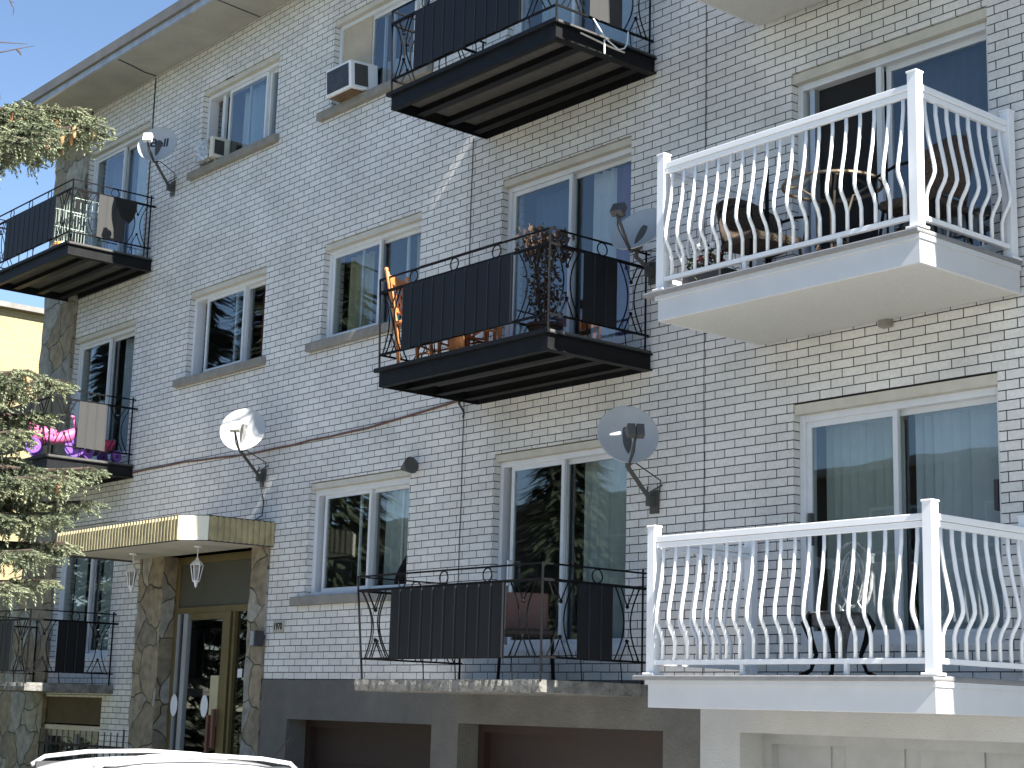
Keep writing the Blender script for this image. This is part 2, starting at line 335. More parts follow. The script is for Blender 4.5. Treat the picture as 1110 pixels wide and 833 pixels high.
# interior shells
bm = bmesh.new()
for z in (.22, 2.94, 5.72, 8.42): box(bm, -22.85, 2.95, .30, 11.9, z, z+.09)
for x in (-22.85, -19.7, -16.25, -13.05, -9.55, -5.6, 2.85): box(bm, x, x+.1, .30, 11.9, GZ, 8.42)
box(bm, -22.8, 2.9, 3.4, 3.5, GZ, 8.4)
obj('interior_wall', bm, ROOMW, bld)
# roof
def roof(x0, x1, nm='roof'):
    bm = bmesh.new(); box(bm, x0, x1, -.70, 12.4, 8.56, 8.70); r = obj(nm, bm, FASC, bld)
    B('soffit', SOFF, r, (x0, x1, -.70, .35, 8.53, 8.559))
    B('flashing', FLASH, r, (x0, x1, -.735, -.701, 8.525, 8.615))
    B('fascia', FASC, r, (x0, x1, -.775, -.701, 8.62, 8.76))
    return r
r1 = roof(-23.1, -9.92)
roof(-9.42, 3.4)
bm = bmesh.new()   # joint line across the soffit
tube(bm, [(-19.93, -.02, 8.524), (-19.92, -.2, 8.526), (-19.82, -.45, 8.524), (-19.75, -.68, 8.526)], .012, 5)
tube(bm, [(-17.2, -.02, 8.526), (-17.16, -.35, 8.524), (-17.12, -.68, 8.526)], .008, 5)
obj('soffit_crack', bm, DGREY, r1)

def pane(x0, x1, z0, z1, y, parent, M=None):
    return B('pane', M or GLASS, parent, (x0, x1, y-.003, y+.003, z0, z1))
def sash(x0, x1, z0, z1, y, parent, w=.04, M=None, d=.03, g=None, glass=True):
    s = B('sash', M or PVC, parent, (x0, x0+w, y-d/2, y+d/2, z0, z1), (x1-w, x1, y-d/2, y+d/2, z0, z1), (x0+w, x1-w, y-d/2+.001, y+d/2-.001, z0, z0+w), (x0+w, x1-w, y-d/2+.001, y+d/2-.001, z1-w, z1))
    if glass: pane(x0+w, x1-w, z0+w, z1-w, y, parent, g)
    return s
def frame(nm, o, lab=None, y0=.07, y1=.21, w=.05, head=.075, M=None, sillw=.05):
    x0, x1, z0, z1 = o; bm = bmesh.new()
    zt = z1-head
    box(bm, x0+.002, x0+w, y0, y1, z0+.001, zt-.001); box(bm, x1-w, x1-.002, y0, y1, z0+.001, zt-.001)
    box(bm, x0+w, x1-w, y0, y1, zt-w, zt-.001); box(bm, x0+w, x1-w, y0, y1, z0+.001, z0+sillw)
    f = obj(nm, bm, M or PVC, bld, label=lab, bevel=.004)
    B('lintel_trim', CREAM, f, (x0+.002, x1-.002, .012, y1, zt, z1-.012))
    return f, (x0+w, x1-w, z0+sillw, zt-w)
def curtain(x0, x1, z0, z1, M, parent, y=.25, amp=.04, wl=.12, name='curtain'):
    bm = bmesh.new(); n = max(6, int((x1-x0)/.016)); cols = []
    ph = random.random()*6
    for i in range(n+1):
        x = x0+(x1-x0)*i/n; s_ = x/wl*2*PI+ph+.9*math.sin(x*3.1+ph)
        cols.append([bm.verts.new((x, y+amp*(.65+.35*math.sin(x*5+ph))*math.sin(s_)*(.7+.3*t_), z1+(z0-z1)*t_)) for t_ in (0, .5, 1)])
    for a_, b_ in zip(cols, cols[1:]):
        for k in range(2): bm.faces.new((a_[k], a_[k+1], b_[k+1], b_[k]))
    return obj(name, bm, M, parent, smooth=True)
def blinds(x0, x1, z0, z1, M, parent, y=.33):
    bm = bmesh.new(); x = x0
    while x < x1-.05:
        Mx = Matrix.Translation((x+.045, y, 0)) @ Matrix.Rotation(math.radians(26+random.uniform(-14, 14)), 4, 'Z')
        box(bm, -.046, .046, -.0012, .0012, z0+.02, z1-.03, Mx); x += .082
    box(bm, x0, x1, y-.02, y+.02, z1-.03, z1)
    return obj('vertical_blind', bm, M, parent)
def sill(o, parent, l=.2, r=.1):
    s = B('sill', SILL, parent, (o[0]-l, o[1]+r, -.075, .1, o[2]-.095, o[2]), bevel=.008); return s
# ---- windows
f, (a0, a1, c0, c1) = frame('window', WIN['A3'], 'upper left window with a foil wrapped unit in its open side'); sill(WIN['A3'], f)
sash(-18.03, -17.10, c0, c1, .11, f); B('mullion', PVC, f, (-17.14, -17.06, .127, .19, c0, c1)); sash(-17.62, a1, c0, c1, .16, f, w=.03)
B('sash', PVC, f, (-18.27, -18.20, .13, .17, c0, c1))
curtain(-17.95, -17.35, c0, c1, CUR_B, f, y=.30); curtain(-17.1, -16.76, c0, c1, CUR_W, f, y=.3)
f, (a0, a1, c0, c1) = frame('window', WIN['A2'], 'middle left window with dark red curtain'); sill(WIN['A2'], f)
sash(-18.27, -17.34, c0, c1, .11, f); B('mullion', PVC, f, (-17.40, -17.33, .127, .19, c0, c1)); sash(-17.64, a1, c0, c1, .16, f, w=.03)
curtain(-17.25, -16.76, c0, c1, CUR_R, f, y=.3); curtain(-17.62, -17.5, c0, c1, CUR_W, f, y=.3)
f, (a0, a1, c0, c1) = frame('window', WIN['B2'], 'middle window behind the wooden chairs with olive curtains'); sill(WIN['B2'], f)
sash(a0, -14.47, c0, c1, .11, f); sash(-14.54, a1, c0, c1, .16, f, w=.035)
B('sash', PVC, f, (-14.97, -14.935, .19, .21, c0, c1)); B('sash', PVC, f, (-14.12, -14.085, .19, .21, c0, c1))
curtain(-15.38, -14.9, c0, c1, CUR_O, f, y=.3); curtain(-14.1, -13.68, c0, c1, CUR_O, f, y=.3)
f, (a0, a1, c0, c1) = frame('window', WIN['B1'], 'lower window right of the entrance canopy with thick white frame', w=.07); sill(WIN['B1'], f)
sash(-15.33, -14.45, c0, c1, .11, f); B('mullion', PVC, f, (-14.52, -14.45, .127, .19, c0, c1)); sash(-14.5, a1, c0, c1, .16, f, w=.035)
B('sash', PVC, f, (-14.79, -14.755, .19, .21, c0, c1)); B('sash', PVC, f, (-14.02, -13.985, .19, .21, c0, c1))
curtain(-14.5, -13.72, c0, c1, CUR_G, f, y=.36)
f, (a0, a1, c0, c1) = frame('window', WIN['B3'], 'upper window with beige board above the air conditioner'); sill(WIN['B3'], f)
B('board', BOARD, f, (a0, -14.86, .10, .12, 7.14, c1)); sash(-14.88, -14.02, c0, c1, .13, f)
B('mullion', PVC, f, (-14.04, -13.96, .15, .2, c0, c1)); sash(-14.7, -14.5, c0, c1, .18, f, w=.025, glass=False)
sash(-13.98, a1, c0, c1, .17, f, w=.03)
curtain(-14.8, -14.1, c0, c0+.42, CUR_B, f, y=.3); curtain(-14.62, -14.35, c0+.4, c1, mat('patterned_curtain', (.12, .09, .05), .9, var=.9, scale=14), f, y=.33)
# ---- patio doors
def patio(nm, o, lab, mull=None, left=None, openx=None, lg=None):
    f, (a0, a1, c0, c1) = frame(nm, o, lab, w=.055, sillw=.07)
    mx = mull if mull is not None else (a0+a1)/2
    l0 = left if left is not None else a0
    sash(l0, mx+.02, c0, c1, .11, f, w=.042, g=lg); sash(mx-.035, a1, c0, c1, .165, f, w=.04)
    return f, a0, a1, c0, c1, mx
f, a0, a1, c0, c1, mx = patio('patio_door', DOOR['L3'], 'top left balcony door with striped white curtain', -20.95)
curtain(-21.8, -21.0, c0, c1, mat('navy_reflection_sheer', (.10, .14, .25), .9), f, y=.35); curtain(-20.9, -20.08, c0, c1, CUR_W, f, y=.3)  # faint left curtain, its navy put in for the sky the pane reflects
f, a0, a1, c0, c1, mx = patio('patio_door', DOOR['L2'], 'middle left balcony door reflecting a spruce', -20.95); curtain(-20.9, -20.1, c0, c1, CUR_B, f, y=.3, wl=.2)
f, a0, a1, c0, c1, mx = patio('patio_door', DOOR['L1'], 'lower left balcony door beside the canopy', -21.0); curtain(-21.8, -21.45, c0, c1, CUR_G, f); curtain(-20.9, -20.5, c0, c1, CUR_G, f)
f, a0, a1, c0, c1, mx = patio('patio_door', DOOR['P3'], 'top middle balcony door', -11.38); curtain(-12.1, -11.5, c0, c1, CUR_B, f, y=.3); curtain(-11.3, -10.5, c0, c1, CUR_W, f, y=.3)
f, a0, a1, c0, c1, mx = patio('patio_door', DOOR['P2'], 'middle balcony door with white and purple curtains', -11.36)
curtain(-12.15, -11.55, c0, c1, mat('blue_reflection_sheer', (.09, .13, .22), .9), f, y=.36); curtain(-11.2, -10.92, c0, c1, CUR_W, f, y=.28); curtain(-10.95, -10.48, c0, c1, CUR_P, f, y=.31)  # dark blue sheet stands in for the sky reflected in the left pane
f, a0, a1, c0, c1, mx = patio('patio_door', DOOR['P1'], 'lower balcony door with pleated drapes and white handle', -11.38, left=-12.12)
curtain(-11.3, -10.5, c0, c1, CUR_G, f, y=.3, wl=.14, amp=.035)
B('handle', ALU, f, (-12.085, -12.065, .035, .05, 1.18, 1.42), (-12.085, -12.065, .05, .095, 1.18, 1.2), (-12.085, -12.065, .05, .095, 1.40, 1.42))
for k, nm_, lab in (('R3', 0, 'top right door'), ('R2', 1, 'upper right balcony door with dark open half'), ('R1', 2, 'lower right balcony door with vertical blinds'),
                    ('S3', 3, None), ('S2', 3, None), ('S1', 3, None)):
    o_ = DOOR.get(k) or EXTRA[k]; s = o_[0]+8.53
    f, (a0, a1, c0, c1) = frame('patio_door', o_, lab, w=.06, head=.09, sillw=.07)
    if k == 'R2':
        B('sash', PVC, f, (-7.74, -7.69, .09, .13, c0, c1)); B('screen', mat('insect_screen', (.012, .012, .013), .9), f, (-8.37, -7.74, .16, .165, c0, c1))
        B('sash', STEEL, f, (-8.42, -8.37, .1, .2, c0, c1)); sash(-7.68, a1, c0, c1, .16, f, w=.045)
        curtain(-7.6, -6.75, c0, c1, mat('slate_curtain', (.07, .085, .11), .9), f, y=.34)
    else:
        sash(a0, -7.595+s, c0, c1, .11, f, w=.045); sash(-7.66+s, a1, c0, c1, .165, f, w=.04)
        blinds(a0, -7.7+s, c0, c1, CUR_G, f, .34); blinds(-7.6+s, a1, c0, c1, CUR_B, f, .34)
        if k == 'R1':
            B('handle', DGREY, f, (-8.435, -8.405, .05, .095, 1.35, 1.6)); B('handle', GASK, f, (a1-.045, a1-.01, .07, .145, 1.5, 1.72))
# small infill strip in brick beneath the low doors is part of the wall; basement window
f, (a0, a1, c0, c1) = frame('window', (-22.06, -20.22, -1.7, -.31), 'basement window beneath a brown panel', M=mat('weathered_frame', (.36, .35, .32), .6))
sash(a0, -21.1, c0, c1, .11, f, M=MATS['weathered_frame']); sash(-21.15, a1, c0, c1, .16, f, M=MATS['weathered_frame'])
B('header_panel', mat('brown_plywood', (.085, .065, .04), .8, var=.3), f, (-22.06, -20.22, .02, .06, -.30, .045))
curtain(-21.95, -20.3, c0, c1, mat('dim_curtain', (.09, .1, .095), .9), f, y=.35)
# ---- entrance
x0, x1, z0, z1 = ENTRY
z1 = 1.795
ent = B('entrance_door', GOLD, bld, (x0-.05, x0+.06, .16, .24, z0, z1), (x1-.09, x1+.02, .16, .24, z0, z1), (x0+.06, x1-.09, .161, .239, z1-.09, z1),
        (x0+.06, x1-.09, .155, .245, 1.09, 1.17), (x0+.06, x1-.09, .16, .24, z0, z0+.08), bevel=.004)
B('transom_panel', mat('olive_panel', (.075, .073, .058), .35), ent, (x0+.061, x1-.091, .19, .21, 1.171, z1-.091))
B('sidelight_frame', STEEL, ent, (-18.43, -18.33, .14, .20, z0+.08, 1.09), (-18.62, -18.58, .16, .22, z0+.08, 1.09))
B('door_leaf', GOLD, ent, (-17.45, -17.28, .12, .20, z0+.08, 1.09), (-18.27, -17.45, .14, .19, 1.01, 1.09), (-18.27, -17.45, .14, .19, z0+.08, z0+.28), bevel=.003)
B('sidelight_frame', GOLD, ent, (-17.25, -17.2, .14, .21, z0+.08, 1.09))
B('pane', GLASSD, ent, (-18.58, -18.47, .18, .186, z0+.08, 1.09)); B('pane', GLASSD, ent, (-18.27, -17.46, .165, .171, z0+.28, 1.0)); B('pane', GLASSD, ent, (-17.2, -16.71, .18, .186, z0+.08, 1.09))
B('push_plate', mat('pale_brass', (.55, .50, .33), .4, metal=.3), ent, (-17.66, -17.47, .125, .14, -.25, .34))
B('handle', mat('red_brown_handle', (.17, .07, .05), .5), ent, (-17.63, -17.59, .08, .12, -.62, -.12), (-17.5, -17.45, .07, .11, -.5, -.05))
B('door_notice', ALU, ent, (-17.12, -17.02, .168, .172, .32, .42))
for (cx, rz_) in ((-18.52, .0), (-17.78, 0)):
    bm = bmesh.new(); lathe(bm, [(.11, -.003), (.11, .003)], 0, 0, 18, Matrix.Translation((cx, .13, -.02)) @ Matrix.Rotation(PI/2, 4, 'X') @ Matrix.Diagonal((.75, 1.2, 1, 1))); obj('door_sticker', bm, ALU, ent)
# lobby behind the glass: stairs
bm = bmesh.new()
for i in range(7): box(bm, -18.6, -16.8, 1.0+i*.3, 1.3+i*.3, -.6+i*.19-.05, -.6+i*.19)
box(bm, -18.6, -18.54, 1.0, 3.0, -.2, 1.2)
obj('lobby_stairs', bm, mat('lobby_tread', (.22, .22, .22), .6), bld)
B('entrance_step', SLAB, bld, (-19.2, -16.28, -1.9, -.05, GZ, -1.0), (-19.2, -16.28, -2.25, -1.905, GZ, -1.35), (-19.2, -16.28, -2.6, -2.255, GZ, -1.75))
# canopy
CX0, CX1, CYF, CH = -19.62, -16.22, -1.06, .22
foot = [(CX0, -.002), (CX0, CYF), (CX1-.25, CYF), (CX1, CYF+.22), (CX1, -.002)]
def prism(bm, poly, z0, z1):
    lo = [bm.verts.new((x, y, z0)) for x, y in poly]; hi = [bm.verts.new((x, y, z1)) for x, y in poly]
    n = len(poly)
    for i in range(n): bm.faces.new((lo[i], lo[(i+1) % n], hi[(i+1) % n], hi[i]))
    bm.faces.new(lo[::-1]); bm.faces.new(hi)
bm = bmesh.new(); prism(bm, foot, 1.80, 2.02); can = obj('entrance_canopy', bm, mat('canopy_soffit', (.52, .49, .43), .8, var=.2, scale=1.5), bld)
def ribs(p, q, name, M, smooth_=False, z0=1.785, z1=2.055, pitch=.075):
    p, q = Vector((*p, 0)), Vector((*q, 0)); d = (q-p); L_ = d.length; d.normalize(); nrm = Vector((d.y, -d.x, 0)); bm = bmesh.new()
    n = int(L_/pitch); pts = []
    if smooth_: pts = [p+nrm*.012, q+nrm*.012]
    else:
        for i in range(n):
            s0 = i*L_/n; st = L_/n
            for fr_, o_ in ((0, .004), (.42, .004), (.5, .026), (.92, .026)): pts.append(p+d*(s0+st*fr_)+nrm*o_)
        pts.append(q+nrm*.004)
    lo = [bm.verts.new((t_.x, t_.y, z0)) for t_ in pts]; hi = [bm.verts.new((t_.x, t_.y, z1)) for t_ in pts]
    for i in range(len(pts)-1): bm.faces.new((lo[i], lo[i+1], hi[i+1], hi[i]))
    o = obj(name, bm, M, can); s_ = o.modifiers.new('solid', 'SOLIDIFY'); s_.thickness = .002; s_.offset = -1
    return o
ribs(foot[0], foot[1], 'ribbed_fascia', GOLDL); ribs(foot[1], foot[2], 'ribbed_fascia', GOLDL); ribs(foot[3], foot[4], 'ribbed_fascia', GOLDL)
ribs(foot[2], foot[3], 'corner_fascia', mat('cream_fascia', (.74, .70, .56), .4), True)
bm = bmesh.new()
for p, q in zip(foot, foot[1:]):
    for z in (1.783, 2.057): tube(bm, [(*p, z), (*q, z)], .012, 4)
obj('fascia_trim', bm, DGREY, can)

# ------------------------------------------------------------------ balconies
def corr(bm, p, q, z0, z1, n, dep=.005):
    """corrugated panel between two plan points"""
    p, q = Vector(p), Vector(q); d = q-p; L_ = d.length; d.normalize(); nrm = Vector((d.y, -d.x)); pts = []
    for i in range(n):
        st = L_/n
        for fr_, o_ in ((.02, 0), (.80, 0), (.86, -dep), (.96, -dep)): pts.append(p+d*(i*st+st*fr_)+nrm*o_)
    lo = []; hi = []
    for t_ in pts:
        jz = random.uniform(-.008, .008); lo.append(bm.verts.new((t_.x, t_.y, z0+jz))); hi.append(bm.verts.new((t_.x, t_.y, z1)))
    for i in range(len(pts)-1): bm.faces.new((lo[i], lo[i+1], hi[i+1], hi[i]))
def black_balcony(x0, x1, zd, nm_lab, front=(-12.2, -10.6), fp='b', sp='b', slab=False, rb=.13, rs=.72, rt=.85, ydeep=1.2, ringf=None):
    dx = x1+10.15
    if slab:
        bm = bmesh.new(); n = 60
        # rough concrete slab, broken along its front edge
        xs = [x0-.1+(x1-x0+.1)*i/n for i in range(n+1)]
        prof = []
        for x in xs:
            j = random.uniform(0, .018); k = random.uniform(0, .02)
            prof.append([bm.verts.new((x, .0, zd-.11)), bm.verts.new((x, -ydeep-.01+k, zd-.11+random.uniform(0, .02))), bm.verts.new((x, -ydeep-.02+j, zd-.05)), bm.verts.new((x, -ydeep-.015+k*.6, zd-.006)), bm.verts.new((x, -ydeep+.04, zd)), bm.verts.new((x, 0, zd))])
        for a_, b_ in zip(prof, prof[1:]):
            for k in range(5): bm.faces.new((a_[k], a_[k+1], b_[k+1], b_[k]))
        bm.faces.new(prof[0]); bm.faces.new(prof[-1][::-1])
        bal = obj('balcony', bm, SLAB, bld, label=nm_lab)
    else:
        bm = bmesh.new(); box(bm, x0-.07, x1+.01, -ydeep-.02, -.002, zd-.028, zd)
        bal = obj('balcony', bm, UND, bld, label=nm_lab)
        h = .15; zt = zd-.03
        # channel frame: web with flanges
        bm = bmesh.new()
        box(bm, x0, x1, -ydeep, -ydeep+.012, zt-h, zt); box(bm, x0, x1, -ydeep+.012, -ydeep+.06, zt-h, zt-.001-h+.012)
        box(bm, x1-.012, x1, -ydeep+.0125, -.002, zt-h, zt); box(bm, x1-.06, x1-.012, -ydeep+.06, -.002, zt-h, zt-h+.011)
        box(bm, x1, x1+.03, -ydeep, -.002, zt-.0115, zt); box(bm, x1, x1+.028, -ydeep+.0, -.002, zt-h, zt-h+.012)
        box(bm, x0, x0+.012, -ydeep+.0125, -.002, zt-h, zt)
        box(bm, x0-.05, x1+.03, -ydeep-.03, -ydeep, zt-.008, zt+.03)
        box(bm, x0+.02, x1-.02, -.014, -.003, zt-h, zt)
        obj('frame_beam', bm, BEAM, bal)
        bm = bmesh.new()
        for y in (-.86, -.50, -.16):
            box(bm, x0+.02, x1-.07, y-.045, y+.045, zt-h+.02, zt-h+.03); box(bm, x0+.02, x1-.07, y-.008, y+.008, zt-h+.03, zt-.002)
            box(bm, x0+.02, x1-.07, y-.045, y+.045, zt-.012, zt-.002)
        obj('joist', bm, BEAM, bal)
        bm = bmesh.new()
        box(bm, x0+.02, x1-.02, -ydeep+.07, -.02, zt-.045, zt-.004)
        obj('deck_underside', bm, UND, bal)
    yf = -ydeep; za, zb_, zc = zd+rb, zd+rs, zd+rt
    # rails
    bm = bmesh.new(); r_ = .011
    lean = .14 if slab and x0 > -15 else .05
    pfl_t = (x0-lean, yf, zc); pfl_b = (x0, yf, zd-.005)
    def P(x, z): return x0-(x0-x)*1 - (lean*(z-zd)/rt)*max(0, 1-(x-x0)/.9)
    for z, rr in ((zc, .0105), (zb_, .017), (za, .013)):
        tube(bm, [(P(x0, z), yf, z), (P(x0+.45, z), yf, z), (x0+.9, yf, z), (x1, yf, z), (x1, -.03, z)], rr, 4)
        tube(bm, [(P(x0, z), yf, z), (x0-.02, -.03, z)], rr*.9, 4)
    tube(bm, [(x1, -.03, zb_), (x1+.02, .05, zb_)], .016, 4)
    obj('rail', bm, BLK, bal)
    for p in ((pfl_b, pfl_t), ((x1, yf, zd-.01), (x1, yf, zc+.008)), ((x1, -.07, zd-.005), (x1, -.07, zc+.03)), ((x0, -.07, zd-.005), (x0-.02, -.07, zc))):
        bm = bmesh.new(); tube(bm, p, .0125, 4); obj('post', bm, BLK, bal)
    # ornament
    def orn(f0, f1, mk):
        w_ = f1-f0; c_ = (f0+f1)/2; bm = bmesh.new(); hh = zb_-za; k1 = zb_-.27*hh; k2 = za+.27*hh
        tube(bm, [mk(c_-.22*w_, zb_), mk(c_, k1)], .006, 4); tube(bm, [mk(c_+.22*w_, zb_), mk(c_, k1)], .006, 4)
        tube(bm, [mk(c_-.22*w_, za), mk(c_, k2)], .006, 4); tube(bm, [mk(c_+.22*w_, za), mk(c_, k2)], .006, 4)
        for s_ in (-1, 1):
            pts = []
            for i in range(11):
                t_ = i/10; pts.append(mk(c_+s_*w_*(.40-.30*math.sin(PI*t_)), zb_+(za-zb_)*t_))
            tube(bm, pts, .0065, 4)
        for k in (k1, k2):
            c3 = Vector(mk(c_, k)); bmesh.ops.create_icosphere(bm, subdivisions=1, radius=.019, matrix=Matrix.Translation(c3))
        obj('ornament', bm, BLK, bal)
    fx0, fx1 = front[0]+dx, front[1]+dx
    mkf = lambda s_, z: (P(s_, z) if s_ < x0+.6 else s_, yf, z); mks = lambda s_, z: (x1, s_, z)
    mkl = lambda s_, z: (P(x0, z)+(s_-yf)*.02, s_, z)
    orn(x0+.01, fx0, mkf); orn(fx1, x1-.02, mkf); orn(yf+.02, -.82, mks); orn(-.43, -.07, mks)
    orn(yf+.02, -.85, mkl); orn(-.85, -.48, mkl); orn(-.45, -.1, mkl)
    for i in range(3): orn(fx0+(fx1-fx0)*i/3, fx0+(fx1-fx0)*(i+1)/3, mkf)
    bm = bmesh.new()
    bm.free()
    for x, y, d_ in ((-12.07+dx, yf, 0), (-11.46+dx, yf, 0), (-10.86+dx, yf, 0), (x1, -.6, 1), (x0-.03, -.6, 1)):
        bm = bmesh.new(); ring(bm, (x, y, (zb_+zc)/2), .058, .0065, (0, 1, 0) if d_ else (1, 0, 0), (0, 0, 1)); obj('ring_ornament', bm, BLK, bal)
    # little stubs carrying the bottom rail
    bm = bmesh.new()
    bm.free()
    for p_, q_ in [((x, yf, zd-.005), (x-.02, yf, za)) for x in (fx0+.5, fx0+.95, fx1+.1)]+[((x1, y, zd-.005), (x1, y-.02, za)) for y in (-.75, -.3)]:
        bm = bmesh.new(); tube(bm, [p_, q_], .007, 4); obj('rail_support', bm, BLK, bal)
    if fp:
        bm = bmesh.new(); corr(bm, (fx0, yf-.022), (fx1, yf-.022), za-.005, zb_-.01, 10, dep=.012 if slab else .006)
        o = obj('privacy_panel', bm, PANB if fp == 'b' else PANG, bal); s_ = o.modifiers.new('solid', 'SOLIDIFY'); s_.thickness = .006; s_.offset = 0
    if sp:
        bm = bmesh.new(); corr(bm, (x1+.022, -.835), (x1+.022, -.43), za-.005, zb_-.01, 3, dep=.006)
        o = obj('privacy_panel', bm, PANB if sp == 'b' else PANG, bal, label=None if sp == 'b' else 'grey corrugated side panel'); s_ = o.modifiers.new('solid', 'SOLIDIFY'); s_.thickness = .006; s_.offset = 0
    return bal
black_balcony(-12.56, -10.15, 3.15, 'middle black iron balcony holding orange wooden chairs', rs=.74, rt=.87)
bup = black_balcony(-12.56, -10.14, 5.90, 'topmost black iron balcony in the middle bay with grey side panel', sp='g', rs=.72, rt=.86)
black_balcony(-12.62, -10.14, .27, 'low black iron balcony on a broken concrete slab', slab=True, rb=.18, rs=.80, rt=.93)
b3 = black_balcony(-22.15, -19.70, 5.86, 'top left black iron balcony with grey side panel', sp='g', rs=.72, rt=.84)
black_balcony(-22.2, -19.80, 3.07, 'middle left black iron balcony with pink toys', fp='g', sp='g', rs=.74, rt=.86)
black_balcony(-22.2, -19.90, .21, 'low left black iron balcony on a concrete slab', slab=True, rb=.14, rs=.78, rt=.90)
# cable ties and cord ends on the top middle balcony
def vinyl():
    M = bpy.data.materials.new('perforated_vinyl_soffit'); M.use_nodes = True; t = M.node_tree; N, L = t.nodes, t.links; b = N['Principled BSDF']
    g = N.new('ShaderNodeNewGeometry'); mp = N.new('ShaderNodeMapping'); mp.inputs['Rotation'].default_value = (0, 0, math.radians(35)); mp.inputs['Scale'].default_value = (26, 26, 26); L.new(g.outputs['Position'], mp.inputs[0])
    v = N.new('ShaderNodeTexBrick'); v.inputs['Scale'].default_value = 1; v.inputs['Mortar Size'].default_value = .07; v.inputs['Mortar Smooth'].default_value = 1; v.inputs['Row Height'].default_value = .5; v.inputs['Brick Width'].default_value = 1.4
    v.inputs['Color1'].default_value = (.52, .515, .49, 1); v.inputs['Color2'].default_value = (.49, .485, .46, 1); v.inputs['Mortar'].default_value = (.34, .335, .31, 1)
    L.new(mp.outputs[0], v.inputs[0]); L.new(v.outputs[0], b.inputs['Base Color']); b.inputs['Roughness'].default_value = .5
    bp = N.new('ShaderNodeBump'); bp.inputs['Strength'].default_value = .5; bp.inputs['Distance'].default_value = .004; bp.invert = True; L.new(v.outputs[1], bp.inputs['Height']); L.new(bp.outputs[0], b.inputs['Normal'])
    return M
VIN = vinyl(); DECK = mat('grey_fibreglass_deck', (.20, .20, .205), .5, var=.15, scale=12)
def baluster(bm, base, out, z0, z1):
    base = Vector(base); out = Vector(out); H = z1-z0
    pts = [(0, 0), (.0, .17), (.018, .235), (.060, .315), (.074, .36), (.071, .42), (.053, .53), (.026, .68), (.007, .84), (0, .9), (0, 1)]
    tube(bm, [base+out*d+Vector((0, 0, z0+h*H)) for d, h in pts], .0148, 6)
def white_balcony(x0, x1, zd, lab, full=True):
    bm = bmesh.new(); box(bm, x0-.13, x1+.02, -1.235, -.032, zd-.035, zd); bal = obj('balcony', bm, DECK, bld, label=lab, bevel=.01)
    B('fascia', FASCW, bal, (x0, x1, -1.19, -1.165, zd-.235, zd-.0355), (x1-.025, x1, -1.164, -.035, zd-.235, zd-.0355), (x0, x0+.025, -1.164, -.035, zd-.235, zd-.0355), bevel=.003)
    B('fascia_trim', FASCW, bal, (x0-.02, x1+.012, -1.206, -1.191, zd-.07, zd-.0357), (x1+.001, x1+.013, -1.19, -.035, zd-.07, zd-.0357))
    B('soffit', VIN, bal, (x0+.026, x1-.026, -1.164, -.035, zd-.233, zd-.22))
    zt, zb = zd+1.03, zd+.075
    yf = -1.17
    for (x, y) in ((x0+.03, yf), (x1-.03, yf), (x1-.03, -.09), (x0+.03, -.09)):
        bm = bmesh.new(); box(bm, x-.038, x+.038, y-.038, y+.038, zd, zd+1.10); box(bm, x-.044, x+.044, y-.044, y+.044, zd+1.10, zd+1.115)
        box(bm, x-.058, x+.058, y-.058, y+.058, zd+.0005, zd+.018)
        obj('post', bm, ALU, bal, bevel=.004)
    bm = bmesh.new()
    L0, L1 = x0+.068, x1-.068; S0, S1 = yf+.038, -.128
    for z0_, z1_, hw in ((zt-.045, zt, .028), (zt-.088, zt-.047, .018)):
        box(bm, L0, L1, yf-hw, yf+hw, z0_, z1_)
        for x in (x0+.03, x1-.03): box(bm, x-hw, x+hw, S0, S1, z0_, z1_)
    o = obj('handrail', bm, ALU, bal, bevel=.005)
    bm = bmesh.new(); box(bm, L0, L1, yf-.018, yf+.018, zb, zb+.036)
    for x in (x0+.03, x1-.03): box(bm, x-.018, x+.018, S0, S1, zb, zb+.036)
    for t_ in (.36, .72): box(bm, x0+(x1-x0)*t_-.015, x0+(x1-x0)*t_+.015, yf-.015, yf+.015, zd+.001, zb)
    obj('bottom_rail', bm, ALU, bal, bevel=.003)
    n = 19
    for i in range(n):
        bm = bmesh.new(); baluster(bm, (L0+(L1-L0)*(i+.5)/n, yf, 0), (0, -1, 0), zb+.036, zt-.088); obj('baluster', bm, ALU, bal, smooth=True)
    n = 8
    for x, s_ in ((x1-.03, 1), (x0+.03, -1)):
        for i in range(n):
            bm = bmesh.new(); baluster(bm, (x, S0+(S1-S0)*(i+.5)/n, 0), (s_, 0, 0), zb+.036, zt-.088); obj('baluster', bm, ALU, bal, smooth=True)
    return bal
white_balcony(-8.87, -6.42, 3.235, 'upper white balcony with bowed balusters, glass table and wicker chair')
white_balcony(-8.93, -6.37, .305, 'low white balcony with bowed balusters and ornate iron chair')
white_balcony(-8.87, -6.42, 6.01, 'topmost white balcony of which only the underside corner shows')
white_balcony(-4.85, -2.4, 3.235, 'white balcony right of the frame')
white_balcony(-4.85, -2.4, 6.01, 'topmost white balcony right of the frame')
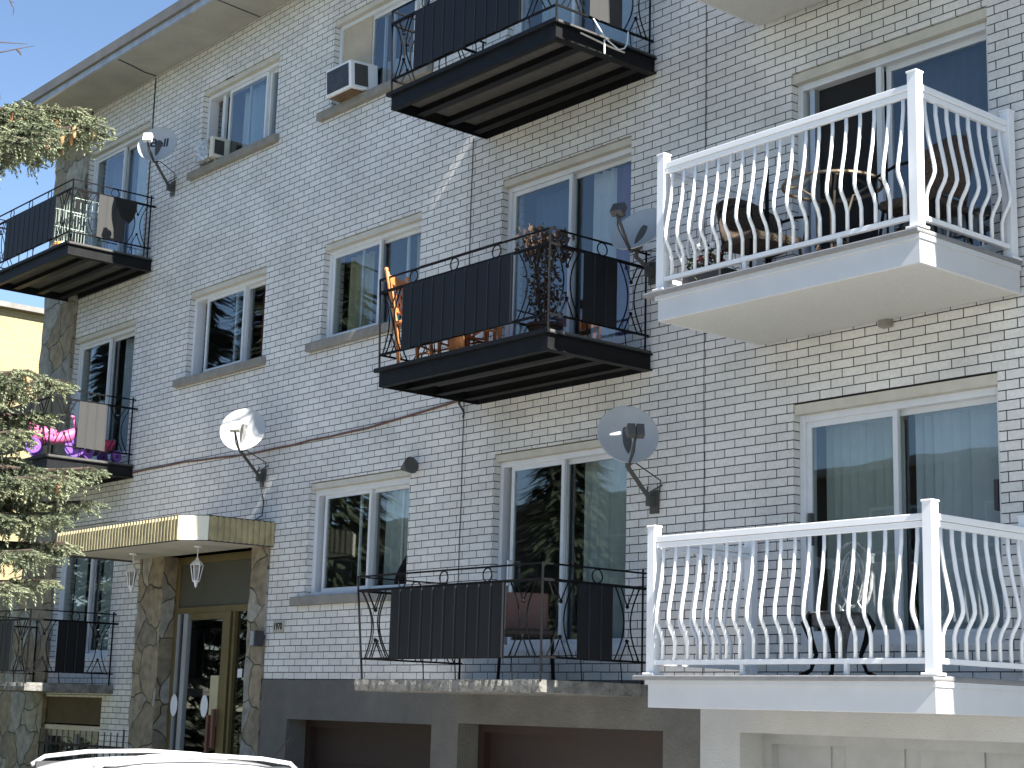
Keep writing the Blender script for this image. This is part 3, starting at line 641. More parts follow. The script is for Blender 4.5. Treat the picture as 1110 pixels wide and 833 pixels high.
#@@MORE
# ================================================================== satellite dishes
def dish(c, n, foot, lab, lnbs=1, lnbm=None, lettering=False, roll=0):
    c = Vector(c); n = Vector(n).normalized(); u = Vector((0, 0, 1)).cross(n).normalized(); v = n.cross(u)
    if roll:
        R_ = Matrix.Rotation(roll, 3, n); u = R_ @ u; v = R_ @ v
    foot = Vector(foot); t = thing('satellite_dish', lab, 'satellite dish', foot, 'satellite dishes on the facade')
    Mx = Matrix(((u.x, v.x, n.x, c.x), (u.y, v.y, n.y, c.y), (u.z, v.z, n.z, c.z), (0, 0, 0, 1)))
    def fin(o): o.data.transform(Matrix.Translation(-foot)); return o
    bm = bmesh.new(); R0 = .262; prof = [(.0001, -.055)]+[(R0*k/10, -.055+.055*(k/10)**2) for k in range(1, 11)]+[(R0+.006, .002), (R0+.006, -.008), (R0, -.012)]+[(R0*k/10, -.067+.055*(k/10)**2) for k in range(9, 0, -1)]+[(.0001, -.067)]
    lathe(bm, prof, 0, 0, 44, Mx @ Matrix.Diagonal((.97, 1.03, 1, 1)))
    fin(obj('reflector', bm, DISH, t, smooth=True))
    bm = bmesh.new(); b0 = c-v*.27-n*.01; l0 = c+n*.33-v*.17
    tube(bm, [b0-n*.04, b0+n*.06, l0-v*.05-n*.03], .014, 4); fin(obj('feed_arm', bm, DGREY, t))
    for k in range(lnbs):
        bm = bmesh.new(); off = u*((k-(lnbs-1)/2)*.075); a_ = l0+off
        L4 = Matrix(((u.x, v.x, n.x, a_.x), (u.y, v.y, n.y, a_.y), (u.z, v.z, n.z, a_.z), (0, 0, 0, 1)))
        w_ = .055 if lnbs == 1 else .032
        box(bm, -w_, w_, -.05, .055, -.03, .035, L4); lathe(bm, [(.02, -.03), (.032, -.035), (.034, -.07), (.0001, -.072)], 0, .01, 12, L4)
        box(bm, -.018, .018, .0, .03, .0352, .038, L4)
        fin(obj('lnb', bm, lnbm or LNB, t, bevel=.008))
    bm = bmesh.new(); mt = c-n*.075-v*.03
    tube(bm, [mt+v*.12, mt-v*.14], .045, 6); tube(bm, [mt-v*.1, c-n*.12-v*.24, foot+Vector((0, -.09, .03)), foot+Vector((0, -.05, 0))], .019, 8)
    fin(obj('mast', bm, DGREY if lnbs > 1 else MATS['dark_grey_metal'], t))
    bm = bmesh.new(); box(bm, foot.x-.05, foot.x+.05, -.022, -.001, foot.z-.11, foot.z+.09); box(bm, foot.x-.02, foot.x+.02, -.10, -.022, foot.z-.05, foot.z+.04)
    tube(bm, [(foot.x+.09, -.01, foot.z+.13), foot+Vector((.0, -.10, .05))], .008, 5); tube(bm, [(foot.x-.09, -.01, foot.z+.13), foot+Vector((.0, -.10, .05))], .008, 5)
    fin(obj('wall_bracket', bm, DGREY, t))
    bm = bmesh.new(); p_ = l0-v*.05
    tube(bm, [p_, p_-v*.08-n*.1, b0-v*.02, mt-v*.2+u*.06, foot+Vector((.12, -.06, .16)), foot+Vector((.05, -.02, -.05))], .006, 5)
    fin(obj('coax_lead', bm, CABLE, t))
    if lettering:
        cu = bpy.data.curves.new('lettering', 'FONT'); cu.body = 'Bell'; cu.size = .17; cu.extrude = .002; cu.align_x = 'CENTER'; cu.align_y = 'CENTER'; cu.offset = .0035
        tmp = bpy.data.objects.new('tmp', cu); C.objects.link(tmp); me = bpy.data.meshes.new_from_object(tmp); bpy.data.objects.remove(tmp)
        # wrap the letters onto the bowl
        for vv in me.vertices:
            x, y = vv.co.x+.01, vv.co.y+.045; vv.co.x, vv.co.y = x, y; vv.co.z += -.0525+.055*((x*x+y*y)/R0**2)
        me.transform(Matrix.Translation(-foot) @ Mx); o = bpy.data.objects.new('lettering', me); C.objects.link(o); o.parent = t; me.materials.append(mat('blue_black_print', (.01, .015, .04), .5))
    return t
dish((-16.2, -.5, 3.07), (.68, -.64, .36), (-16.5, 0, 2.60), 'grey satellite dish with cream feed box directly above the entrance canopy')
dish((-9.9, -.5, 2.32), (.76, -.52, .36), (-10.07, 0, 1.82), 'grey satellite dish with two dark feed heads above the low black balcony', 2, DGREY)
dish((-18.8, -.5, 7.13), (.655, -.68, .33), (-19.22, 0, 6.74), 'satellite dish with dark lettering beside the top left balcony', 1, MATS['white_powder_coat'], True)
dish((-9.80, -.5, 4.09), (.24, -.765, .605), (-10.12, 0, 3.86), 'tilted satellite dish half hidden behind the upper white balcony post', 1, DGREY)
# ================================================================== wall fixtures
bm = bmesh.new(); t = thing('outdoor_lamp', 'small dark cone shaped fixture at the top right corner of the lower window', 'wall lamp', (-13.55, 0, 2.44))
lathe(bm, [(.0001, -.1), (.02, -.1), (.085, .05), (.09, .06), (.0001, .055)], 0, 0, 14, Matrix.Translation((.0, -.10, 0)) @ Matrix.Rotation(PI/2*.9, 4, 'Y')); obj('shade', bm, DGREY, t)
bm = bmesh.new(); tube(bm, [(0, 0, 0), (0, -.09, 0)], .012, 6); obj('bracket', bm, DGREY, t)
t = thing('junction_box', 'small square metal box on the brick just under the upper white balcony', 'electrical box', (-7.59, 0, 2.99))
B('box_body', SILL, t, (-.045, .045, -.07, 0, -.045, .04), bevel=.006); bm = bmesh.new(); tube(bm, [(0, -.03, .04), (0, -.03, .2)], .01, 6); obj('conduit', bm, SILL, t)
t = thing('house_number_plate', 'pale house number plate on white brick right of the entrance', 'sign', (-15.99, 0, .875))
B('plate', mat('aged_plate', (.42, .40, .34), .6, var=.2), t, (-.105, .105, -.02, 0, -.065, .065), bevel=.006)
cu = bpy.data.curves.new('number', 'FONT'); cu.body = '1970'; cu.size = .105; cu.extrude = .003; cu.align_x = 'CENTER'; cu.align_y = 'CENTER'; cu.offset = .001
tmp = bpy.data.objects.new('tmp', cu); C.objects.link(tmp); me = bpy.data.meshes.new_from_object(tmp); bpy.data.objects.remove(tmp)
me.transform(Matrix.Translation((0, -.022, 0)) @ Matrix.Rotation(PI/2, 4, 'X') @ Matrix.Scale(.85, 4, (1, 0, 0))); o = bpy.data.objects.new('numerals', me); C.objects.link(o); o.parent = t; me.materials.append(BLK)
t = thing('intercom', 'dark intercom box on the edge of the right stone pillar', 'intercom', (-16.3, -.03, .745))
B('housing', GASK, t, (-.05, .05, -.12, -.0, -.085, .085), bevel=.004); B('face', STEEL, t, (-.045, .03, -.13, -.121, -.08, .08))
def lantern(x, lab):
    t = thing('hanging_lantern', lab, 'lantern', (x, -.5, 1.795), 'white lanterns under the entrance canopy')
    bm = bmesh.new(); lathe(bm, [(.055, 0), (.05, -.018), (.0001, -.02)], 0, 0, 16); tube(bm, [(0, 0, -.015), (0, 0, -.16)], .006, 6); obj('stem', bm, ALU, t)
    bm = bmesh.new(); lathe(bm, [(.0001, -.13), (.018, -.14), (.022, -.16), (.05, -.18), (.075, -.215), (.08, -.225), (.0001, -.222)], 0, 0, 6); obj('lantern_cap', bm, ALU, t)
    bm = bmesh.new()
    for k in range(6):
        a_ = 2*PI*k/6; tube(bm, [(.07*math.cos(a_), .07*math.sin(a_), -.225), (.038*math.cos(a_), .038*math.sin(a_), -.40)], .0065, 4)
    lathe(bm, [(.042, -.395), (.045, -.405), (.02, -.425), (.016, -.46), (.0001, -.485)], 0, 0, 12); obj('cage', bm, ALU, t)
    bm = bmesh.new(); lathe(bm, [(.058, -.226), (.032, -.394)], 0, 0, 6); obj('lantern_glass', bm, GLASSD, t)
lantern(-17.04, 'white hanging lantern in front of the door transom'); lantern(-18.63, 'white hanging lantern in front of the left stone pillar')
# air conditioners
t = thing('air_conditioner', 'boxy white air conditioner with blue grey patches jutting from the upper middle window', 'air conditioner', (-14.96, 0, 6.85))
T = Matrix.Rotation(math.radians(4), 4, 'X')
bm = bmesh.new(); box(bm, -.25, .25, -.25, .12, .0, .32, T); obj('casing', bm, ALU, t, bevel=.006)
bm = bmesh.new(); box(bm, -.225, .205, -.256, -.2505, .03, .29, T); obj('front_grille', bm, mat('blue_grey_foam', (.045, .055, .075), .8, var=.5, scale=9), t)
bm = bmesh.new(); box(bm, .2505, .256, -.20, -.02, .035, .285, T)
for k in range(9): box(bm, .2565, .259, -.195, -.025, .05+k*.026, .058+k*.026, T)
obj('side_grille', bm, MATS['dark_grey_metal'], t)
bm = bmesh.new()
for i in range(4): box(bm, -.22+random.uniform(-.02, .02), .2, -.06-.05*i, -.025-.05*i, -.03, -.004)
obj('wood_shim', bm, mat('weathered_wood', (.16, .10, .055), .8, var=.4), t)
t = thing('air_conditioner', 'small air conditioner wrapped in crinkled foil at the upper left window', 'air conditioner', (-18.16, 0, 6.83))
bm = bmesh.new(); bmesh.ops.create_cube(bm, size=1); bmesh.ops.subdivide_edges(bm, edges=bm.edges[:], cuts=6, use_grid_fill=True)
for v in bm.verts:
    v.co = Vector((v.co.x*.30-.05, v.co.y*.24-.05, v.co.z*.27+.145)); v.co += Vector((random.uniform(-1, 1), random.uniform(-1, 1), random.uniform(-1, 1)))*.011
obj('foil_wrap', bm, mat('aluminium_foil', (.52, .52, .52), .3, metal=.5, var=.3, scale=20), t)
B('side_panel', LNB, t, (.112, .19, -.15, .10, .02, .29), bevel=.004); B('vent', GASK, t, (.19, .194, -.12, .02, .06, .25))
# ================================================================== cables
def cable(pts, lab, r=.008, M=None, name='cable', cat='cable'):
    bm = bmesh.new(); P_ = [Vector(p) for p in pts]; q = []
    for a_, b_ in zip(P_, P_[1:]):
        k = max(1, int((b_-a_).length/.35))
        for i in range(k): q.append(a_.lerp(b_, i/k)+Vector((random.uniform(-.006, .006), 0, random.uniform(-.006, .006)) if i else (0, 0, 0)))
    q.append(P_[-1]); tube(bm, q, r, 5); o = obj(name, bm, M or CABLE); tag(o, lab, cat); recentre(o, P_[0]); return o
cable([(-19.78, -.012, 2.96), (-18.42, -.012, 2.97), (-16.9, -.012, 2.91), (-16.26, -.012, 2.92), (-14.42, -.012, 2.95), (-13.6, -.012, 3.0), (-12.83, -.012, 3.05), (-12.8, -.05, 3.0)], 'brown cable running level across the brick from the left balcony to the middle bay', .013, RUST)
cable([(-12.765, -.01, 5.78), (-12.77, -.01, 3.2), (-12.768, -.01, 1.3), (-12.77, -.01, .5)], 'thin dark cable hanging down the brick left of the middle balconies', .0045)
cable([(-19.95, -.01, 8.50), (-19.94, -.01, 7.2), (-19.93, -.01, 5.9)], 'thin dark cable dropping from the roof soffit beside the top left door', .008)
cable([(-9.5, -.006, 8.5), (-9.5, -.006, .30)], 'long straight dark line down the joint between the two halves of the facade', .0032, name='expansion_joint', cat='joint')
cable([(-16.48, -.06, 2.55), (-16.43, -.03, 2.3), (-16.45, -.03, 2.15), (-16.6, -.05, 2.1), (-17.1, -.4, 2.07)], 'looping black cable from the dish foot down onto the entrance canopy', .008)
cable([(-10.0, -.04, 3.83), (-10.0, -.06, 3.55), (-9.98, -.05, 3.38), (-9.95, -.03, 3.36), (-9.93, -.03, 3.46)], 'white cable loop hanging under the tilted dish', .008, ALU)
cable([(-12.7, -.02, 3.12), (-12.74, -.1, 3.0), (-12.68, -.08, 2.9), (-12.74, -.04, 2.86)], 'black cable knot below the corner of the middle black balcony', .012)
# drooping cord on the top middle balcony edge
cable([(-10.13, -.78, 6.03), (-10.10, -.72, 5.93), (-10.09, -.66, 5.86), (-10.09, -.5, 5.80), (-10.1, -.42, 5.84), (-10.11, -.38, 5.9), (-10.12, -.36, 6.02)], 'white cord tied to the topmost middle balcony edge', .007, ALU)
cable([(-10.085, -.68, 5.84), (-10.08, -.68, 5.71)], 'short white cord end hanging from the topmost middle balcony', .007, ALU)
cable([(-10.10, -.95, 5.83), (-10.095, -.6, 5.80), (-10.10, -.42, 5.80)], 'white cord sagging along the topmost middle balcony beam', .008, LNB)
# ================================================================== things on the balconies
WOOD = mat('orange_varnished_wood', (.52, .20, .065), .42, var=.25, scale=12)
def wood_chair(loc, rz, tilt, lab, axis='X', back=True):
    t = thing('wooden_chair' if back else 'wooden_stool', lab, 'chair' if back else 'stool', loc, 'orange wooden chairs on the middle balcony'); t.rotation_euler = (tilt, 0, rz) if axis == 'X' else (0, tilt, rz)
    bm = bmesh.new(); box(bm, -.21, .21, -.21, .2, .42, .45); obj('seat', bm, WOOD, t, bevel=.008)
    for s_ in (-1, 1):
        bm = bmesh.new(); lathe(bm, [(.016, 0), (.022, .1), (.016, .14), (.024, .25), (.02, .42)], s_*.18, -.18, 10); obj('leg', bm, WOOD, t, smooth=True)
        if not back:
            bm = bmesh.new(); lathe(bm, [(.016, 0), (.022, .1), (.016, .14), (.024, .25), (.02, .42)], s_*.18, .16, 10); obj('leg', bm, WOOD, t, smooth=True); continue
        bm = bmesh.new(); tube(bm, [(s_*.18, .18, 0), (s_*.18, .19, .45), (s_*.19, .25, .95), (s_*.19, .255, .965), (s_*.19, .26, .985), (s_*.19, .263, 1.0)], .019, 8, radii=[.016, .021, .02, .012, .026, .012]); obj('leg', bm, WOOD, t, smooth=True)
    for bx in (((-.18, .18, .235, .26, .84, .93), (-.18, .18, .21, .235, .56, .61)) if back else ((-.17, .17, .15, .17, .10, .13),)):
        bm = bmesh.new(); box(bm, *bx); obj('back_rail' if back else 'lower_rail', bm, WOOD, t, bevel=.006)
    if not back:
        for i in range(7):
            x = -.14+.047*i; bm = bmesh.new(); tube(bm, [(x, -.19, .03), (x, -.19, .22), (x, -.19, .42)], .013, 6, radii=[.010, .018, .010]); obj('spindle', bm, WOOD, t, smooth=True)
    for i in range(5 if back else 0):
        x = -.13+.065*i; bm = bmesh.new(); tube(bm, [(x, .222, .60), (x, .235, .72), (x, .247, .85)], .009, 6, radii=[.007, .012, .007]); obj('spindle', bm, WOOD, t, smooth=True)
    bm = bmesh.new()
    for s_ in (-1, 1): tube(bm, [(s_*.18, -.18, .2), (s_*.18, .18, .2)], .01, 6)
    tube(bm, [(-.18, 0, .2), (.18, 0, .2)], .01, 6); tube(bm, [(-.18, -.18, .3), (.18, -.18, .3)], .01, 6); obj('stretcher', bm, WOOD, t)
    return t
wood_chair((-12.24, -.90, 3.155), math.radians(112), math.radians(-6), 'orange wooden chair at the left end of the middle balcony, back posts above the rail')
wood_chair((-11.85, -.72, 3.155), math.radians(10), math.radians(0), 'orange wooden chair hidden behind the black panel with one post knob showing')
wood_chair((-11.45, -.93, 3.155), math.radians(-20), 0, 'low orange wooden stool with spindles beneath the black panel', back=False)
def leafy(bm, c, R, n, size, droop=0., squash=1., rnd=random):
    for i in range(n):
        d = Vector((rnd.gauss(0, 1), rnd.gauss(0, 1), rnd.gauss(0, 1))).normalized()*R*rnd.random()**.45; d.z *= squash
        p = Vector(c)+d; a_ = Vector((rnd.gauss(0, 1), rnd.gauss(0, 1), rnd.gauss(0, .6)-droop)).normalized(); b_ = a_.orthogonal().normalized(); s_ = size*rnd.uniform(.6, 1.3)
        v = [bm.verts.new(p), bm.verts.new(p+a_*s_*.5+b_*s_*.22), bm.verts.new(p+a_*s_), bm.verts.new(p+a_*s_*.5-b_*s_*.22)]; bm.faces.new(v)
DRY = mat('dry_brown_leaf', (.055, .032, .020), .85, var=.6, scale=20); POT = mat('terracotta_pot', (.05, .03, .025), .8); STEM = mat('brown_stem', (.07, .045, .03), .9)
t = thing('potted_plant', 'tall dried brown plant in a pot at the corner of the middle balcony', 'plant', (-10.98, -.52, 3.155))
bm = bmesh.new(); lathe(bm, [(.11, 0), (.15, .24), (.165, .25), (.165, .28), (.0001, .27)], 0, 0, 18); obj('pot', bm, POT, t)
bm = bmesh.new()
for i in range(9):
    a_ = random.random()*6.28; r_ = random.uniform(.05, .3); tube(bm, [(.03*math.cos(a_), .03*math.sin(a_), .27), (.09*math.cos(a_), .09*math.sin(a_), .75), (r_*math.cos(a_), r_*math.sin(a_), random.uniform(.95, 1.25))], .007, 5)
obj('stem', bm, STEM, t)
bm = bmesh.new(); leafy(bm, (0, 0, 1.05), .29, 380, .065, droop=1.1, squash=.6); leafy(bm, (0, 0, .6), .17, 560, .05, droop=.7, squash=1.9); obj('leaves', bm, DRY, t)
# wicker chairs
WICK = mat('brown_wicker', (.075, .05, .035), .75, var=.9, scale=55, bump=.9, bscale=110)
def wicker(loc, rz, lab):
    t = thing('wicker_chair', lab, 'chair', loc, 'wicker chairs on the upper white balcony', rz)
    bm = bmesh.new(); box(bm, -.24, .24, -.24, .22, .34, .42); obj('seat', bm, WICK, t, bevel=.03)
    bm = bmesh.new(); n = 14; cols = []
    for i in range(n+1):
        a_ = math.radians(20+140*i/n); h = .60+.22*math.sin(a_)**1.5
        cols.append([bm.verts.new((.29*math.cos(a_)*(1+.05*k), .06+.22*math.sin(a_)*(1+.10*k), .40+(h-.40+.02)*k/3)) for k in range(4)])
    for p, q in zip(cols, cols[1:]):
        for k in range(3): bm.faces.new((p[k], q[k], q[k+1], p[k+1]))
    o = obj('backrest', bm, WICK, t, smooth=True); s_ = o.modifiers.new('s', 'SOLIDIFY'); s_.thickness = .025
    for sx in (-1, 1):
        for sy in (-1, 1):
            bm = bmesh.new(); tube(bm, [(sx*.22, sy*.2, .36), (sx*.25, sy*.24, 0)], .012, 6); obj('leg', bm, BLK, t)
        bm = bmesh.new(); tube(bm, [(sx*.23, -.24, .36), (sx*.26, -.26, .58), (sx*.29, -.05, .63), (sx*.28, .15, .64)], .012, 6); obj('armrest', bm, BLK, t)
wicker((-8.32, -.62, 3.24), math.radians(75), 'brown wicker chair left of the glass table on the upper white balcony')
wicker((-6.86, -.52, 3.24), math.radians(-85), 'dark wicker chair behind the right side railing of the upper white balcony')
t = thing('glass_table', 'round glass topped patio table with bronze legs on the upper white balcony', 'table', (-7.66, -.56, 3.24))
BRZ = mat('bronze_frame', (.22, .17, .12), .4, metal=.5)
bm = bmesh.new(); lathe(bm, [(.36, .715), (.36, .722), (.0001, .722)], 0, 0, 32); obj('tabletop', bm, GLASS, t)
bm = bmesh.new(); ring(bm, (0, 0, .715), .37, .014, (1, 0, 0), (0, 1, 0), 32); obj('rim', bm, BRZ, t)
bm = bmesh.new(); ring(bm, (0, 0, .25), .13, .008, (1, 0, 0), (0, 1, 0), 20); obj('leg_ring', bm, BRZ, t)
for k in range(4):
    a_ = PI/4+k*PI/2; c_, s_ = math.cos(a_), math.sin(a_); bm = bmesh.new()
    tube(bm, [(c_*r, s_*r, z) for r, z in ((.34, .70), (.26, .71), (.15, .64), (.11, .5), (.11, .25), (.16, .12), (.30, 0))], .010, 6); obj('leg', bm, BRZ, t)
o = None
bm = bmesh.new(); tube(bm, [(-8.45, -.40, 3.24), (-8.45, -.40, 4.32)], .014, 8, radii=[.014, .017]); o = obj('folded_parasol', bm, BLK); tag(o, 'thin black pole standing left of the wicker chair on the upper white balcony', 'pole'); recentre(o, (-8.45, -.40, 3.24))
t = thing('planter_box', 'dark planter box with red and white flowers on the upper white balcony', 'planter', (-8.62, -.84, 3.24))
B('box_body', GASK, t, (-.2, .2, -.14, .14, 0, .17), bevel=.015)
bm = bmesh.new(); leafy(bm, (-.06, 0, .25), .17, 160, .06); obj('foliage', bm, mat('dark_leaf', (.03, .05, .02), .7, var=.5), t)
for i in range(14):
    bm = bmesh.new(); c_ = (random.uniform(-.19, .1), random.uniform(-.12, .08), random.uniform(.20, .42))
    for k in range(5):
        a_ = k*1.257; tube(bm, [c_, (c_[0]+.026*math.cos(a_), c_[1]+.01, c_[2]+.026*math.sin(a_))], .009, 4)
    bmesh.ops.remove_doubles(bm, verts=bm.verts, dist=.004); obj('flower', bm, mat('red_petal', (.35, .05, .04), .6) if i % 2 else ALU, t)
# ornate cast iron chair
t = thing('cast_iron_chair', 'ornate cast iron garden chair with oval scroll back on the low white balcony', 'chair', (-7.68, -.52, .31), rz=math.radians(8))
IRON = mat('two_tone_iron', (.10, .105, .105), .5, var=.95, scale=13); 
bm = bmesh.new(); lathe(bm, [(.0001, .44), (.2, .44), (.22, .45), (.2, .462), (.0001, .462)], 0, 0, 24); lathe(bm, [(.20, .36), (.205, .44)], 0, 0, 24); obj('seat', bm, IRON, t)
for k in range(4):
    a_ = PI/4+k*PI/2; c_, s_ = math.cos(a_), math.sin(a_); bm = bmesh.new()
    tube(bm, [(c_*r, s_*r, z) for r, z in ((.19, .45), (.235, .38), (.20, .27), (.16, .16), (.2, .05), (.27, .005))], .02, 7, radii=[.03, .038, .022, .016, .014, .024]); obj('leg', bm, IRON if k == 3 else BLK, t, smooth=True)
bm = bmesh.new()
def oval(cx, cz, a_, b_, r_): tube(bm, [(cx+a_*math.cos(2*PI*k/20), .19+.05*(cz+b_*math.sin(2*PI*k/20)-.45), cz+b_*math.sin(2*PI*k/20)) for k in range(21)], r_, 5, False)
oval(0, .72, .16, .27, .012); oval(0, .72, .10, .20, .008); oval(0, .60, .06, .09, .007); oval(0, .82, .05, .08, .007); oval(-.06, .7, .03, .06, .006); oval(.06, .7, .03, .06, .006)
for s_ in (-1, 1): tube(bm, [(s_*.12, .18, .45), (s_*.05, .19, .55), (s_*.09, .2, .7), (s_*.02, .2, .9)], .007, 5)
obj('backrest', bm, mat('pale_iron', (.36, .37, .37), .45, var=.7, scale=18), t)
# low black balcony chair
t = thing('patio_chair', 'chair with brown padded back behind the low black balcony corner', 'chair', (-11.12, -.52, .28), rz=math.radians(50))
BRNC = mat('brown_vinyl', (.17, .075, .045), .55, var=.15)
bm = bmesh.new(); box(bm, -.19, .19, .18, .215, .46, .80, Matrix.Rotation(math.radians(-5), 4, 'X')); obj('backrest', bm, BRNC, t, bevel=.03)
bm = bmesh.new(); box(bm, -.23, .23, -.22, .2, .38, .43); obj('seat', bm, mat('dark_brown_seat', (.035, .025, .02), .6), t, bevel=.02)
for sx in (-1, 1):
    for sy in (-1, 1):
        bm = bmesh.new(); tube(bm, [(sx*.22, sy*.2, .42), (sx*.24, sy*.23, 0)], .012, 6); obj('leg', bm, BLK, t)
# top left balcony: wire cage, cloth, orange toy
t = thing('wire_cage', 'pale green wire cage standing in the corner of the top left balcony', 'cage', (-20.25, -.80, 5.87))
WIRE = mat('pale_green_wire', (.34, .42, .38), .5)
bm = bmesh.new()
for z in (0.01, .2, .42, .66):
    tube(bm, [(-.32, -.25, z), (.32, -.25, z), (.32, .25, z), (-.32, .25, z), (-.32, -.25, z)], .008, 4)
for i in range(9):
    x = -.32+.08*i
    for y in (-.25, .25): tube(bm, [(x, y, 0), (x, y, .66)], .0045, 4)
    if i < 7:
        y = -.25+.0833*i
        for x2 in (-.32, .32): tube(bm, [(x2, y, 0), (x2, y, .66)], .0045, 4)
obj('bars', bm, WIRE, t); B('tray', mat('green_plastic', (.16, .24, .20), .5), t, (-.33, .33, -.26, .26, .0, .05), bevel=.01)
bm = bmesh.new(); n = 8
pts = [(-.83+.0, 0), (-.3, 0), (-.34, -.16), (-.46, -.30), (-.6, -.22), (-.62, -.05)]
vs = [bm.verts.new((-19.665+.012*math.sin(i*2), y, 6.56+z)) for i, (y, z) in enumerate([(-.60, .02), (-.30, .02), (-.29, -.10), (-.34, -.24), (-.40, -.31), (-.52, -.2), (-.59, -.08)])]
bm.faces.new(vs); o = obj('cloth', bm, mat('black_cloth', (.01, .01, .01), .95)); s_ = o.modifiers.new('s', 'SOLIDIFY'); s_.thickness = .012
tag(o, 'black cloth draped over the side rail of the top left balcony', 'cloth'); recentre(o, (-19.665, -.45, 6.4))
t = thing('toy_ball', 'small orange and white toy at the front edge of the top left balcony', 'toy', (-20.25, -1.08, 5.865))
bm = bmesh.new(); bmesh.ops.create_icosphere(bm, subdivisions=2, radius=.07, matrix=Matrix.Translation((0, 0, .07)) @ Matrix.Diagonal((1.5, 1, .8, 1))); obj('body', bm, mat('orange_plastic', (.75, .28, .05), .4), t, smooth=True)
bm = bmesh.new(); bmesh.ops.create_icosphere(bm, subdivisions=2, radius=.045, matrix=Matrix.Translation((.12, 0, .06))); obj('tip', bm, ALU, t, smooth=True)
# ride-on toys on the middle left balcony
PINK = mat('pink_plastic', (.55, .12, .28), .35, var=.05); PURP = mat('purple_plastic', (.18, .07, .38), .35, var=.05); HOT = mat('red_pink_plastic', (.45, .04, .11), .35, var=.05); DKP = mat('dark_purple_plastic', (.06, .03, .08), .45)
def toy(loc, rz, s, lab, body, seat):
    t = thing('ride_on_toy', lab, 'toy tricycle', loc, 'ride-on toys on the middle left balcony', rz); t.scale = (s, s, s)
    bm = bmesh.new(); tube(bm, [(-.30, 0, .22), (-.2, 0, .25), (0, 0, .22), (.18, 0, .27), (.28, 0, .36)], .07, 10, radii=[.03, .085, .07, .09, .035]); obj('body', bm, body, t, smooth=True)
    bm = bmesh.new(); tube(bm, [(-.34, 0, .40), (-.28, 0, .31), (-.1, 0, .29), (.02, 0, .30)], .07, 8, radii=[.03, .085, .09, .04]); obj('seat', bm, seat, t, smooth=True)
    bm = bmesh.new(); tube(bm, [(.26, 0, .32), (.22, 0, .50)], .018, 8); tube(bm, [(.2, -.17, .50), (.22, 0, .52), (.2, .17, .50)], .017, 8); obj('handlebar', bm, PINK, t, smooth=True)
    for (x, y, r_) in ((.26, 0, .13), (-.25, -.15, .1), (-.25, .15, .1)):
        bm = bmesh.new(); M_ = Matrix.Translation((x, y, r_)) @ Matrix.Rotation(PI/2, 4, 'X'); lathe(bm, [(r_*.45, -.03), (r_, -.03), (r_, .03), (r_*.45, .03)], 0, 0, 18, M_); w_ = obj('wheel', bm, PURP, t)
        bm = bmesh.new(); lathe(bm, [(.0001, -.035), (r_*.45, -.028), (r_*.45, .028), (.0001, .035)], 0, 0, 12, M_); obj('hub', bm, DKP, w_)
toy((-20.02, -1.02, 3.085), math.radians(62), 1.0, 'pale pink ride-on toy with purple wheels at the left corner of the middle left balcony', PINK, MATS['pink_plastic'])
toy((-19.98, -.42, 3.085), math.radians(-70), .8, 'small red and pink ride-on toy beside the grey panel on the middle left balcony', HOT, HOT)
# black ornament standing inside the lower window
t = thing('window_figurine', 'black and white cat shaped figurine inside the lower window right corner', 'figurine', (-13.98, .26, 1.25))
bm = bmesh.new(); tube(bm, [(-.05, 0, 0), (-.03, 0, .12), (.02, 0, .24), (.06, 0, .33), (.07, 0, .40)], .07, 10, radii=[.11, .10, .075, .05, .03]); obj('body', bm, BLK, t, smooth=True)
bm = bmesh.new(); bmesh.ops.create_icosphere(bm, subdivisions=2, radius=.07, matrix=Matrix.Translation((.13, -.02, .22)) @ Matrix.Diagonal((1, .7, 1.2, 1))); obj('chest', bm, ALU, t, smooth=True)
# picket fence near the basement window
t = thing('iron_fence', 'low black iron picket fence in front of the basement window', 'fence', (-18.25, -1.2, GZ))
bm = bmesh.new(); box(bm, -1.15, 1.12, -.06, .06, 0, .75); obj('kerb_wall', bm, SLAB, t)
for i in range(15):
    x = -1.1+2.17*i/14; top = 1.90 if i == 14 else 1.86; bm = bmesh.new(); tube(bm, [(x, 0, .75), (x, 0, top)], .013 if i == 14 else .008, 4); obj('picket', bm, BLK, t)
bm = bmesh.new(); box(bm, -1.12, 1.1, -.012, .012, 1.68, 1.71); box(bm, -1.12, 1.1, -.012, .012, .85, .875); obj('fence_rail', bm, BLK, t)
# ================================================================== neighbouring building
nb = thing('neighbouring_building', 'pale yellow brick apartment building behind the left corner', 'building', (-36, 9, GZ))
bm = bmesh.new(); wall_grid(bm, -22, -19, 0, 11.0, [], y=0); bm.free()
B('wall', BRL, nb, (-9, 0, -7, 12, 0, 11.0)); B('roof', FASC, nb, (-9.2, .2, -7.2, 12.2, 11.0, 11.12))
for y in (-1, 4.5):
    for z in (1.2, 4.2, 7.2):
        w_ = B('window', PVC, nb, (-.02, .04, y, y+1.5, z, z+1.3)); B('pane', GLASSD, w_, (.041, .046, y+.08, y+.71, z+.08, z+1.22), (.041, .046, y+.79, y+1.42, z+.08, z+1.22))
bm = bmesh.new(); stone_panel(-26.2, -22.955, GZ, 1.65, .2, .5); sw = obj('stone_wall', bm, STONE); tag(sw, 'flagstone side wall continuing left of the building corner behind the low left balcony', 'wall'); recentre(sw, (-24.5, .35, GZ))
